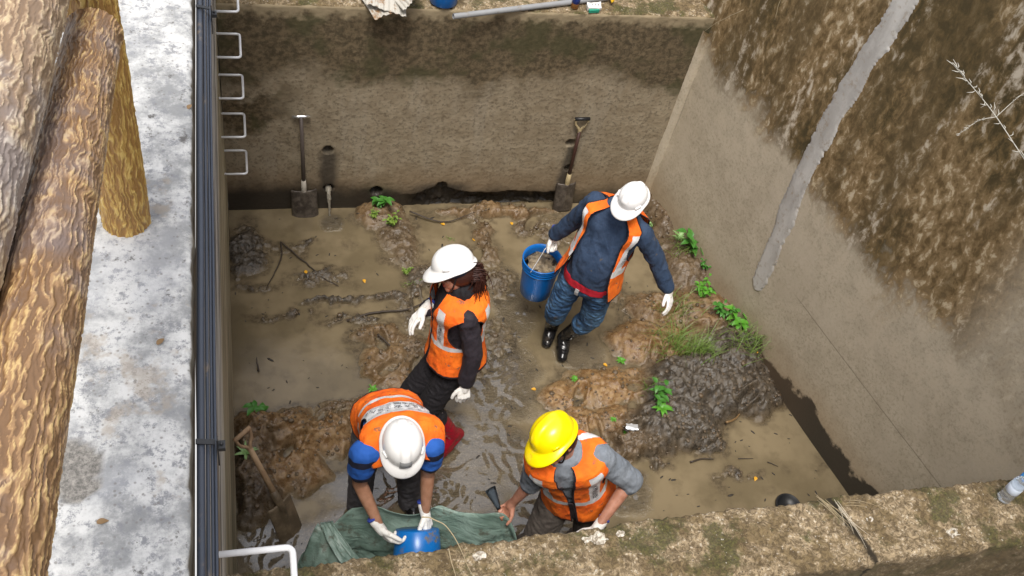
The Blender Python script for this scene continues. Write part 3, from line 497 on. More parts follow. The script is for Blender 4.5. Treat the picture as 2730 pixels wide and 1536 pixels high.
# ================= WATER FROM THE WEEP HOLE, DRAIN PIPE
g=G('falling_water'); M_fall=g.out((.5,.46,.38),.08,g.bump(g.noise(60,3),.5,.004),Transmission_Weight=.55)
bm=bmesh.new(); tube(bm,spline([(.552,5.03,.19),(.553,4.975,.185),(.556,4.945,.13),(.560,4.93,.06),(.562,4.922,-.01)],6),[.022]*6+[.015]*6+[.009]*6+[.007]*7,10)
for v in bm.verts: v.co+=V((mn.noise(v.co*50),mn.noise(v.co*50+V((5,0,0))),0))*.006
tagp(recenter(bmo('water_stream',bm,M_fall)),'thin stream of water pouring from the lower weep hole into the pool','water stream')
bm=bmesh.new(); lathe(bm,(3.160,2.385,-.115),(0,0,1),[(0,.075),(.13,.078),(.135,.082),(.14,.080),(.14,.072),(.118,.07)],36); tagp(recenter(bmo('drain_pipe',bm,M_blk)),'black round pipe mouth sticking up from the pool beside the foreground wall','pipe')
# ================= BOTTLES
g=G('clear_bottle'); M_clear=g.out((.9,.95,1),.05,g.bump(g.noise(60,2),.4,.004),Transmission_Weight=.9,IOR=1.33)
M_cap=plain('green_cap',(.05,.55,.05),.4); M_lab1=plain('pale_label',(.55,.62,.72),.4); M_lab2=plain('blue_label',(.03,.25,.65),.4)
def bottle(p,ax,s,ml,lab):
    p=V(p);ax=V(ax).normalized(); rt=root('water_bottle',p,lab,'bottle'); bm=bmesh.new(); pf=[(0,.022),(.004,.030)]
    for i in range(9): z=.012+i*.0135; pf+=[(z,.032),(z+.006,.0305)]
    pf+=[(.140,.032),(.155,.028),(.172,.015),(.178,.013),(.190,.013)]
    lathe(bm,p,ax,[(a*s,b*s) for a,b in pf],32); bmo('body',bm,M_clear,rt)
    bm=bmesh.new(); lathe(bm,p+ax*.188*s,ax,[(0,.0155*s),(.016*s,.0155*s),(.018*s,.013*s)],24); bmo('cap',bm,M_cap,rt)
    bm=bmesh.new(); lathe(bm,p+ax*.075*s,ax,[(0,.0318*s),(.001,.0326*s),(.038*s,.0326*s),(.039*s,.0318*s)],32); bmo('label_wrap',bm,ml,rt)
bottle((3.165,1.545,ZT+.008),(.07,.05,1),.95,M_lab1,'clear plastic water bottle with a green cap on the foreground wall')
bottle((3.245,1.585,ZT+.008),(.10,-.02,1),.95,M_lab2,'blue labelled water bottle behind the other one at the right edge')

# ================= PLANTS
def mat_leaf(name,a,b):
    g=G(name); n=g.noise(20,3); return g.out(g.mix(n,a,b),.45,None,Subsurface_Weight=0.,Specular_IOR_Level=.4)
ML=[mat_leaf('leaf_green',(.05,.20,.012),(.11,.33,.03)),mat_leaf('leaf_dark_green',(.025,.12,.014),(.07,.22,.03)),mat_leaf('leaf_pale_green',(.16,.30,.09),(.26,.40,.16)),mat_leaf('leaf_olive_green',(.10,.19,.02),(.20,.28,.05))]
M_grass=mat_leaf('grass_blades',(.05,.13,.012),(.19,.25,.06)); M_stem=plain('green_stem',(.08,.16,.03),.6)
def leaf(bm,b,d,up,l,w,bend=.4):
    d=V(d).normalized(); sx=d.cross(V(up)).normalized(); n=sx.cross(d).normalized(); prev=None
    for i in range(6):
        t=i/5; p=V(b)+d*l*t+n*(l*bend*(t*.5-t*t)); ww=w*math.sin(math.pi*min(1,.06+t*.94)**.8)*(1 if i<5 else 0)+.0004
        row=[bm.verts.new(p-sx*ww+n*ww*.35),bm.verts.new(p),bm.verts.new(p+sx*ww+n*ww*.35)]
        if prev:
            bm.faces.new((prev[0],prev[1],row[1],row[0])); bm.faces.new((prev[1],prev[2],row[2],row[1]))
        prev=row
def plant(x,y,kind,s,name,lab,cat,grp,r):
    z=hz(x,y) if y<YB else .05; rt=root(name,(x,y,z),lab,cat,grp); st=bmesh.new(); lf=bmesh.new(); m=ML[0]
    if kind in 'nb':
        ns=4 if kind=='n' else 7; m=ML[r.choice([0,1,1,3])]
        for i in range(ns):
            a=r.uniform(0,6.28); ln=s*r.uniform(.35,.9); tip=V((x+math.cos(a)*ln*.6,y+math.sin(a)*ln*.6-.01,z+ln)); mid=V((x,y,z)).lerp(tip,.5)+V((0,0,.01)); tube(st,[(x,y,z-.01),mid,tip],.0016,5)
            for k in range(5 if kind=='n' else 6):
                t=1-.16*k; b=V((x,y,z)).lerp(tip,t); aa=a+k*2.3+r.uniform(-.4,.4); l=s*r.uniform(.32,.46)*(1 if kind=='n' else .6)
                leaf(lf,b,(math.cos(aa),math.sin(aa),r.uniform(-.05,.45)),(0,0,1),l,l*r.uniform(.24,.32),.5)
    elif kind=='r':
        for k in range(9):
            aa=k*.74+r.uniform(-.2,.2); l=s*r.uniform(.6,.9); leaf(lf,(x,y,z+.008),(math.cos(aa),math.sin(aa),r.uniform(.25,.6)),(0,0,1),l,l*.22,.7)
        tube(st,[(x,y,z-.01),(x,y,z+.012)],.003,6)
    elif kind=='p':
        m=ML[2]
        for k in range(13):
            aa=k*1.1+r.uniform(-.3,.3); l=s*r.uniform(.4,.9); leaf(lf,(x,y,z+.01),(math.cos(aa),math.sin(aa),r.uniform(.3,1.)),(0,0,1),l,l*.14,.6)
        tube(st,[(x,y,z-.01),(x,y,z+.015)],.003,6)
    elif kind=='g':
        m=M_grass
        for k in range(int(46*s/.12)):
            bx=x+r.gauss(0,s*.34); by=y+r.gauss(0,s*.26); a=r.uniform(0,6.28); l=s*r.uniform(.5,1.3); dx,dy=math.cos(a)*l*r.uniform(.3,1.),math.sin(a)*l*r.uniform(.2,.8); z0=hz(bx,by); w=r.uniform(.0018,.0036); pv=None
            for i in range(5):
                t=i/4; p=V((bx+dx*t*t+dx*.2*t,by+dy*t*t,z0-.01+l*(t*.9-.38*t*t))); q=V((-math.sin(a),math.cos(a),0))*(w*(1-t*.9)); row=[lf.verts.new(p-q),lf.verts.new(p+q)]
                if pv: lf.faces.new((pv[0],pv[1],row[1],row[0]))
                pv=row
    bmo('blades' if kind=='g' else 'leaves',lf,m,rt)
    if kind!='g': bmo('stem',st,M_stem,rt)
    else: st.free()
PL=[('bushy','seedling with large leaves growing at the foot of the back wall between the shovels'),('bushy','small leafy weed just in front of the back wall seedling'),('bushy','small low weed left of the back wall seedling'),('l','leafy weed on the mud bank by the left wall'),('l','pale grassy rosette behind the wooden handle of the leaning shovel'),('l','tiny dark weed in the mud left of the white helmeted woman'),('grass','thin grass tuft in the mud left of the white helmeted woman'),('grass','sparse grass in the shallow pool behind the white helmeted woman'),
('l','leafy weed near the right wall, right of the jeans worker\'s arm'),('l','star shaped weed with five pointed leaves below the right wall'),('l','small weed left of the star shaped weed'),('l','largest leafy weed against the right wall'),('l','round leaved weed low against the right wall'),('l','yellowish low weed between grass and right wall'),('l','small weed between the jeans worker\'s glove and the right wall'),('l','bright rosette weed at the base of the right wall, nearest of its row'),('l','bright green broad leaved weed on the dark mud heap'),('l','small rosette at the foot of the weed on the dark mud heap'),('l','tiny weed on the orange mud'),('l','grey green seedling near the back right corner of the mud'),('l','pale seedling beside the jeans worker\'s shoulder'),('l','tiny weed on the brown mud behind the bent worker'),
('grass','grass tuft around the leafy weed by the right wall'),('grass','grass tuft under the jeans worker\'s lowered glove'),('grass','thickest grass tuft on the mud bank'),('grass','grass on the left edge of the thickest tuft'),('grass','grass growing at the top of the dark mud heap'),('grass','long thin grass leaning along the right wall'),('grass','short grass beside the weed on the dark mud heap'),('l','tiny sprout on the orange mud above the yellow helmet'),('l','tiny sprout near the dark mud heap'),('l','single sprout on the mud right of the jeans worker\'s boots'),('l','small weed under the largest weed by the right wall')]
rr_=random.Random(3)
for (x,y,k,s),(_,lab) in zip(PLANTS,PL):
    s=s*(1.75 if x>3.0 else 1.4 if x>2.4 else 1.2)
    if k=='g': plant(x,y,k,s,'grass_tuft',lab,'grass tuft','grass tufts on the mud',rr_)
    else: plant(x,y-(.05 if y>YB-.03 else 0),k,s,'weed',lab,'weed','weeds growing on the mud',rr_)
M_yl=plain('yellow_leaf',(.65,.33,.02),.5); M_br=plain('brown_leaf',(.20,.12,.05),.6)
LL=['fallen yellow leaf floating in the left pool','fallen yellow leaf below the jeans worker\'s boots','fallen yellow leaf in the mud above the woman\'s helmet','fallen yellow leaf in the mud left of the right shovel','small fallen leaf behind the woman','orange fallen leaf at the base of the right wall','fallen yellow leaf floating in the lower right pool','fallen leaf near the orange mud edge','fallen yellow leaf on the mud by the litter','fallen leaf beside the left twigs','fallen yellow leaf beside the woman\'s vest']
for (x,y),lab in zip(LEAVES,LL):
    bm=bmesh.new(); a=rr_.uniform(0,6); leaf(bm,(x,y,hz(x,y)+.006),(math.cos(a),math.sin(a),.05),(0,0,1),.032,.011,.3); tagp(recenter(bmo('fallen_leaf',bm,M_yl)),lab,'leaf','fallen leaves')
for p,a,lab in (((-.2,1.365,ZW+.002),.9,'brown dead leaf on the pale walkway near its edge'),((-.30,.955,ZW+.002),.1,'small dark dead leaf on the walkway beside the log rail'),((-.14,2.13,ZW),1.2,'dead leaf fragment at the walkway edge near the top')):
    bm=bmesh.new(); leaf(bm,p,(math.cos(a),math.sin(a),.06),(0,0,1),.022,.006,.3); tagp(recenter(bmo('fallen_leaf',bm,M_br)),lab,'leaf','fallen leaves')
# twigs
M_twig=plain('wet_twig',(.045,.032,.022),.6); M_straw=plain('dry_straw',(.42,.34,.21),.8,var=.3); M_rootb=plain('pale_fibre',(.62,.56,.45),.8)
def twig(pts,r,lab,m=None,name='twig',cat='twig',grp='twigs in the mud'):
    bm=bmesh.new(); P=spline(pts,6); n=len(P); P=[p+V((mn.noise(p*20),mn.noise(p*20+V((7,0,0))),0))*.006 for p in P]; tube(bm,P,[r*(1-.6*i/n) for i in range(n)],6); tagp(recenter(bmo(name,bm,m or M_twig)),lab,cat,grp)
twig([(.21,4.66,.03),(.35,4.50,.02),(.47,4.35,.012),(.57,4.27,.01)],.006,'forked twig running down right across the left pool')
twig([(.21,4.66,.03),(.21,4.52,.03),(.16,4.40,.02),(.10,4.27,.01)],.006,'thin twig beside the forked one near the left wall')
twig([(1.12,4.90,.05),(1.28,4.83,.03),(1.40,4.82,.02),(1.60,4.88,.05)],.007,'curved dark branch in the water below the back wall')
twig([(.83,4.90,.04),(.75,4.905,.03)],.008,'short stick at the foot of the back wall seedling')
twig([(.60,3.98,.01),(.78,4.03,.02),(.95,4.03,.025),(1.12,4.08,.03)],.010,'long wet stick half sunk in the mud between the left pools')
twig([(.78,3.83,.05),(.83,3.76,.05),(.88,3.70,.045)],.009,'dark stick lying on the brown mound')
twig([(2.22,2.98,.08),(2.30,2.90,.08),(2.38,2.83,.05)],.006,'thin stick beside the crumpled litter')
twig([(2.93,2.98,.06),(3.02,3.02,.03),(3.08,3.07,.02)],.009,'broken stick at the edge of the lower right pool',M_br)
twig([(2.62,2.74,.02),(2.72,2.76,.01),(2.78,2.75,.01)],.007,'dark stick at the tip of the mud heap')
twig([(3.14,2.70,.008),(3.20,2.66,.008)],.004,'small twig floating in the lower right pool')
twig([(2.95,2.74,.006),(3.05,2.73,.006)],.004,'dark sliver floating in the lower right pool')
twig([(.03,3.62,.01),(.02,3.70,.05)],.006,'stub of twig standing in the pool near the left wall')
# litter
M_foil=plain('silver_foil',(.7,.72,.74),.25,.5); bm=bmesh.new(); box(bm,(2.262,2.965,.115),(.036,-.006,0),(.006,.018,0),(0,0,.010)); bmesh.ops.subdivide_edges(bm,edges=bm.edges,cuts=4)
for v in bm.verts: v.co+=V((mn.noise(v.co*70),mn.noise(v.co*70+V((9,0,0))),mn.noise(v.co*70+V((0,9,0)))))*.007
tagp(recenter(bmo('litter',bm,M_foil,None,False)),'crumpled silvery wrapper lying on the mud right of the yellow helmet','litter')
# floating specks: dark crumbs of mud and leaf litter on the pools
M_crumb=plain('dark_crumb',(.03,.024,.018),.6); bm=bmesh.new(); r=random.Random(9)
for _ in range(420):
    x,y=r.uniform(-.1,3.5),r.uniform(1.9,4.9)
    if hz(x,y)>.03: continue
    s=r.uniform(.002,.009)*(1 if r.random()<.85 else 1.6); a=r.uniform(0,3.1); ell(bm,(x,y,hz(x,y)+.002),(s*1.8*math.cos(a),s*1.8*math.sin(a),0),(-s*.6*math.sin(a),s*.6*math.cos(a),0),(0,0,.0025),6)
tagp(bmo('floating_debris',bm,M_crumb),'dark crumbs of leaf litter floating on the muddy pools','debris',kind='stuff')
bm=bmesh.new()
for _ in range(2600):
    i=r.choice(MUD[5:]); x=r.gauss(i[0],i[2]*.55); y=r.gauss(i[1],i[3]*.55); z=hz(x,y)
    if z<.004 or x<-.1 or x>3.3+.25*(4.9-y)/2.4 or y>YB-.01: continue
    s=r.uniform(.003,.011) if r.random()<.93 else r.uniform(.012,.02)
    ell(bm,(x,y,z+s*.1),(s*r.uniform(.7,1.3),s*r.uniform(-.3,.3),0),(0,s*r.uniform(.7,1.2),s*.2),(0,0,s*r.uniform(.5,.9)),6)
o=bmo('mud_clods',bm,M_mud); attr(o.data,'dark',[.45]*len(o.data.vertices)); attr(o.data,'orange',[.3]*len(o.data.vertices)); tagp(o,'small lumps of wet mud scattered over the banks','mud clods',kind='stuff')
# straw and root fibres on the foreground wall
def straw(x,y,a,l,n,lab,m=M_straw,w=.0022,sp=.012):
    bm=bmesh.new()
    for k in range(n):
        b=V((x+r.gauss(0,sp),y+r.gauss(0,sp),ZT+.014)); aa=a+r.gauss(0,.12); L=l*r.uniform(.6,1); c=r.uniform(-.25,.25)
        pts=[b+V((math.cos(aa+c*t)*L*t,math.sin(aa+c*t)*L*t,.006*math.sin(t*3.1)+.004*k/n)) for t in (0,.25,.5,.75,1)]; tube(bm,pts,[w,w,w*.9,w*.7,w*.3],5)
    tagp(recenter(bmo('dry_straw',bm,m)),lab,'dry straw','dry straw on the foreground wall')
straw(.36,1.45,-.45,.17,9,'frayed bundle of white fibres at the left end of the foreground wall',M_rootb,.0016)
straw(.34,1.40,.12,.2,6,'loose white fibres under the frayed bundle',M_rootb,.0015)
straw(.845,1.46,-1.2,.15,7,'upright tuft of yellow straw on the foreground wall near the yellow helmeted worker',M_straw,.0022,.006)
straw(2.30,1.63,-1.05,.22,7,'long dry straw across the crack of the foreground wall',M_straw,.0011); straw(2.36,1.60,-1.25,.2,6,'grey straw lying along the crack of the foreground wall',M_rootb,.0011)
straw(2.42,1.60,-.2,.14,3,'thin straw right of the crack',M_straw,.0011)
twig([(.60,1.72,ZT+.03),(.65,1.70,ZT+.035),(.70,1.66,ZT+.03),(.74,1.56,ZT+.02),(.77,1.42,ZT+.02)],.003,'bent dry stalk hanging over the edge of the foreground wall by the blue bucket',M_straw,'dry_stalk','stalk','dry stalks on the foreground wall')
twig([(.69,1.58,ZT+.03),(.695,1.50,ZT+.02),(.72,1.40,ZT+.02)],.0022,'thin dry stalk beside the bent one',M_straw,'dry_stalk','stalk','dry stalks on the foreground wall')
# white chips
def chip(x,y,s,lab,z=ZT+.006):
    bm=bmesh.new(); bmesh.ops.create_icosphere(bm,subdivisions=3,radius=s)
    for v in bm.verts: v.co=V((v.co.x*1.3,v.co.y,v.co.z*.10))+V((x,y,z)); v.co+=V((mn.noise(v.co*90),mn.noise(v.co*90+V((5,0,0))),mn.noise(v.co*90+V((0,5,0)))))*s*.6
    tagp(recenter(bmo('lime_chip',bm,M_rootb if 0 else M_chipm,None,False)),lab,'chip','white chips on the foreground wall')
M_chipm=(lambda g:g.out(g.mix(g.ss(g.noise(60,5,.8),.4,.6),(.22,.18,.13),(.62,.58,.5)),.9,g.bump(g.noise(90,4),.8,.004)))(G('white_lime'))
chip(1.29,1.565,.026,'largest white chip on the foreground wall in front of the yellow helmeted worker'); chip(1.24,1.565,.014,'small white chip at the edge next to the largest one'); chip(.805,1.548,.018,'white chip at the wall edge right of the blue bucket'); chip(2.845,1.42,.022,'grey white chip on the right part of the foreground wall'); chip(2.49,1.52,.012,'tiny white chip right of the crack of the foreground wall'); chip(1.385,1.575,.014,'white chip on the very edge right of the gloved hand')
# weed stalks in front of the right wall
M_wst=plain('whitish_dry_stalk',(.50,.48,.42),.8)
rt=root('dried_weed',(3.62,2.25,2.62),'pale dried weed stalk with feathery tips in front of the right wall','dried weed')
bm=bmesh.new(); st=spline([(3.62,2.25,2.62),(3.34,2.38,2.70),(3.17,2.49,2.79),(3.03,2.70,2.905),(2.95,2.80,2.96),(2.869,2.898,3.009)],8); tube(bm,st,[.0028*(1-.6*i/len(st)) for i in range(len(st))],7); bmo('stem',bm,M_wst,rt)
bm=bmesh.new()
for i,p in enumerate(st[18:]):
    for k in range(3 if i>16 else 1):
        a=r.uniform(0,6.28); L=r.uniform(.012,.035); d=V((math.cos(a),math.sin(a)*.5,math.sin(a))); tube(bm,[p,p+d*L*.5,p+d*L+V((-.01,.01,0))],[.001,.002,.0006],5)
bmo('seed_head',bm,M_wst,rt)
for b,e in ((st[24],V((3.21,2.76,3.03))),(st[24],V((2.90,2.70,2.80)))):
    bm=bmesh.new(); q=spline([b,b.lerp(e,.5)+V((0,.01,.02)),e],6); tube(bm,q,[.0014]*4+[.001]*9,5)
    for p in q[4:]:
        for k in range(3): a=r.uniform(0,6.28); L=r.uniform(.008,.02); tube(bm,[p,p+V((math.cos(a),0,math.sin(a)))*L],[.0014,.0006],4)
    bmo('side_branch',bm,M_wst,rt)
twig([rwp(.25,1.95,.05),rwp(.10,1.75,.06)+V((0,0,0)),rwp(0.0,1.60,.05)],.0025,'yellow straw stuck to the mossy right wall at the top',M_straw,'dry_stalk','stalk','dry stalks on the right wall')
twig([rwp(.47,2.2,.03),rwp(.50,2.05,.03)],.002,'short pale straw on the right wall near the top edge of the photo',M_straw,'dry_stalk','stalk','dry stalks on the right wall')
# ================= TARPAULIN
g=G('green_tarpaulin'); n=g.noise(4,5,.65); k=g.noise(15,5,.7); wv=g.noise(230,2)
M_tarp=g.out(g.mix(g.m('MULTIPLY',g.ss(k,.52,.68),.75),g.mix(g.ss(n,.35,.65),(.13,.20,.165),(.25,.345,.30)),(.085,.075,.05)),.38,g.bump(wv,.25,.002,g.bump(g.noise(7,4,.6,g.map((.5,1,1.6)),1.2),.6,.03)))
def lerpc(P,u):
    P=np.array(P); k=np.linspace(0,1,len(P)); return np.stack([np.interp(u,k,P[:,i]) for i in range(3)],-1)
def smooth_curve(P,n): return np.array([tuple(q) for q in spline(P,max(2,n//(len(P)-1)))])
rim=smooth_curve([(.17,2.30,.03),(.235,2.36,.14),(.33,2.40,.33),(.42,2.41,.40),(.55,2.39,.48),(.67,2.35,.51),(.82,2.33,.53),(.97,2.29,.56),(1.08,2.245,.61),(1.195,2.215,.665),(1.26,2.17,.60),(1.30,2.13,.47)],90)
n=len(rim); bot=np.stack([np.linspace(.17,1.34,n),np.interp(np.linspace(0,1,n),[0,.3,.6,1],[2.16,2.22,2.16,2.0]),np.full(n,.02)],-1); bot[:,2]+=.02; frt=np.stack([np.linspace(.18,1.30,n),np.interp(np.linspace(0,1,n),[0,.3,.7,1],[2.05,1.86,1.80,1.9]),np.interp(np.linspace(0,1,n),[0,.3,.7,1],[.03,.36,.45,.42])],-1)
m_=70; T=np.linspace(0,1,m_)[:,None,None]; P=(1-T)**2*rim[None]+2*T*(1-T)*(bot[None]*2-.5*rim[None]-.5*frt[None])+T**2*frt[None]; P[...,2]=np.maximum(P[...,2],.012)
U=np.linspace(0,1,n)[None,:]+0*T[...,0]; Tt=T[...,0]+0*U
# folds fanning out from the gripped corner, plus crumple
hu=.80; ang=np.arctan2(Tt*.55,(hu-U)+1e-3); rad=np.sqrt((hu-U)**2+(Tt*.55)**2); f=.050*(1-2*np.abs(np.sin(ang*6.5+1.5*fbm(U*3,Tt*3,2))))*ss(rad,.02,.25)*np.exp(-rad*1.4)+.060*fbm(U*4+Tt*2,Tt*4,4)*ss(Tt,.0,.12)
P[...,1]+=f; P[...,2]+=f*.6
rt=root('tarpaulin',(.7,2.15,.02),'crumpled green tarpaulin held open between the two bending workers','tarpaulin')
o=link('sheet',gridmesh('tarp',P),M_tarp,rt); s=o.modifiers.new('s','SOLIDIFY'); s.thickness=.003
tip=np.zeros((16,24,3)); Q=[[(.16,2.30,.015),(.30,2.44,.30),(.40,2.41,.41)],[(.22,2.14,.02),(.36,2.22,.20),(.47,2.22,.30)]]
def fold(a,b,c,d,lab='folded_flap',nx=24,ny=14,seed=0,bul=.02):
    A_,B_=np.meshgrid(np.linspace(0,1,nx),np.linspace(0,1,ny)); a,b,c,d=map(np.array,(a,b,c,d)); P=(a*((1-A_)*(1-B_))[...,None]+b*(A_*(1-B_))[...,None]+c*(A_*B_)[...,None]+d*((1-A_)*B_)[...,None])
    nz=np.cross(b-a,d-a); nz=nz/np.linalg.norm(nz); 
    if nz[2]<0: nz=-nz
    P=P+nz*(bul*np.sin(B_*np.pi)+.012*fbm(A_*4+seed,B_*3,3))[...,None]; o=link(lab,gridmesh('flap',P),M_tarp,rt); s=o.modifiers.new('s','SOLIDIFY'); s.thickness=.003; return o
fold((.305,2.42,.33),(.37,2.405,.37),(.515,2.19,.30),(.415,2.17,.30),seed=4,bul=.03)
fold((.295,2.43,.31),(.43,2.24,.30),(.36,2.05,.05),(.15,2.22,.03),seed=8,bul=.02)
M_dk=plain('blue_grey_lining',(.10,.13,.16),.7)
P0=V((1.185,2.235,.665)); rowsf=[]; bm=bmesh.new()
for i in range(8):
    t=i/7; c=P0+V((-.045,.085,.075))*t; rowsf.append([bm.verts.new(c+V((1,.5,-.1)).normalized()*w*(.012+.022*t)+V((0,0,.008*(1-w*w)))) for w in (-1,-.3,.3,1)])
for i in range(7):
    for k in range(3): bm.faces.new((rowsf[i][k],rowsf[i][k+1],rowsf[i+1][k+1],rowsf[i+1][k]))
bmesh.ops.solidify(bm,geom=bm.faces,thickness=.005); bmo('corner_tab',bm,M_dk,rt)
bucket((.775,2.235,.535),(-.06,-.84,-.54),.29,.112,.135,'upturned blue bucket being emptied into the green tarpaulin',M_blued,handle=(.66,2.02,.42),hm=(.9,-.3,.2),fill=False)
bucket((1.80,3.93,.305),(-.03,.02,1),.315,.100,.122,'blue bucket full of gravelly mud carried by the worker in jeans',M_blue,handle=(1.787,3.905,.772),hm=(.72,.69,0))

# ================= PEOPLE
PI=math.pi
def skinmat(name,a,b): 
    g=G(name); n=g.noise(25,4); return g.out(g.mix(g.ss(n,.35,.65),a,b),.5,g.bump(g.noise(150,3),.12,.002),Subsurface_Weight=.08,Subsurface_Radius=(.01,.004,.002))
SK1=skinmat('skin_tan',(.34,.17,.10),(.42,.22,.14)); SK2=skinmat('skin_sunburnt',(.36,.16,.10),(.46,.22,.15))
M_orange=cloth('orange_vest_mesh',(.94,.19,.008),(.88,.13,.006),fold=.9,mud=.10); M_trim=cloth('dark_trim',(.02,.01,.015)); M_refl=(lambda g:g.out(g.mix(g.ss(g.noise(18,4),.4,.6),(.72,.74,.76),(.86,.87,.88)),.35,g.bump(g.noise(20,4),.4,.006),Metallic=.15))(G('reflective_tape'))
M_ink=plain('black_print',(.015,.015,.03),.7); M_glove=(lambda g:g.out(g.mix(g.ss(g.noise(22,5,.7),.5,.7),(.80,.79,.76),(.56,.52,.46)),.9,g.bump(g.nd('ShaderNodeTexWave').outputs['Fac'],.0,.001,g.bump(g.noise(260,2),.3,.002))))(G('white_knit_glove')); M_cuff=cloth('blue_cuff_edge',(.03,.06,.35))
M_hatw=plain('white_hard_hat',(.88,.88,.87),.3,var=.03,dirt=(.62,.60,.55),dirtamt=.60); M_haty=plain('yellow_hard_hat',(.95,.74,.002),.27,var=.04,dirt=(.62,.42,.02),dirtamt=.62); M_gray=plain('grey_tape',(.42,.43,.44),.5); M_lip=plain('lips',(.42,.06,.05),.4); M_hair=plain('black_hair',(.012,.01,.01),.5); M_hairb=plain('brown_hair',(.055,.018,.012),.45,var=.4); M_eye=plain('eye_dark',(.02,.015,.012),.2)
def hand(bm,w,h,pn,ts,curl=.5,s=.95,ex=0.,spread=1.,thumb=.6):
    w=V(w);D=(V(h)-w).normalized(); T=V(ts); T=(T-D*T.dot(D)).normalized(); Nn=V(pn); Nn=(Nn-D*Nn.dot(D)-T*Nn.dot(T)).normalized()
    cap(bm,w-D*.02,(.026+ex)*s,w+D*.022,(.024+ex)*s); K=[]
    for i in range(4):
        o=(.030-.0195*i); k=w+D*(.082-.004*abs(i-1)-(.004 if i==3 else 0))*s+T*o*s; K.append(k); cap(bm,w+D*.012*s+T*o*.55*s,(.015+ex)*s,k,(.0115+ex)*s)
    for i,k in enumerate(K):
        ln=[(.040,.024,.020),(.045,.028,.022),(.041,.026,.021),(.032,.020,.018)][i]; p=k; rd=.0093; ph=0; D2=(D+T*(.10-.07*i)*spread).normalized()
        for L,aa in zip(ln,(.75,1.05,.8)):
            ph+=curl*(aa+.06*i); d=D2*math.cos(ph)+Nn*math.sin(ph); q=p+d*L*s; cap(bm,p,(rd+ex)*s,q,(rd*.9+ex)*s,10); p=q; rd*=.9
        # thumb
    p=w+D*.022*s+T*.022*s; d=(D*(.75-.2*thumb)+T*.75+Nn*.35*thumb).normalized()
    for L,r0,r1 in ((.036,.015,.0125),(.030,.0115,.0105),(.024,.0105,.0088)):
        q=p+d*L*s; cap(bm,p,(r0+ex)*s,q,(r1+ex)*s,10); p=q; d=(d+D*.45+Nn*.28*thumb-T*.28*thumb).normalized()
PROF=[(-.22,.075,.075),(-.1,.138,.102),(0,.146,.104),(.2,.136,.098),(.4,.142,.100),(.6,.155,.104),(.76,.165,.100),(.88,.166,.090),(.96,.148,.080),(1.02,.092,.062),(1.08,.050,.048)]
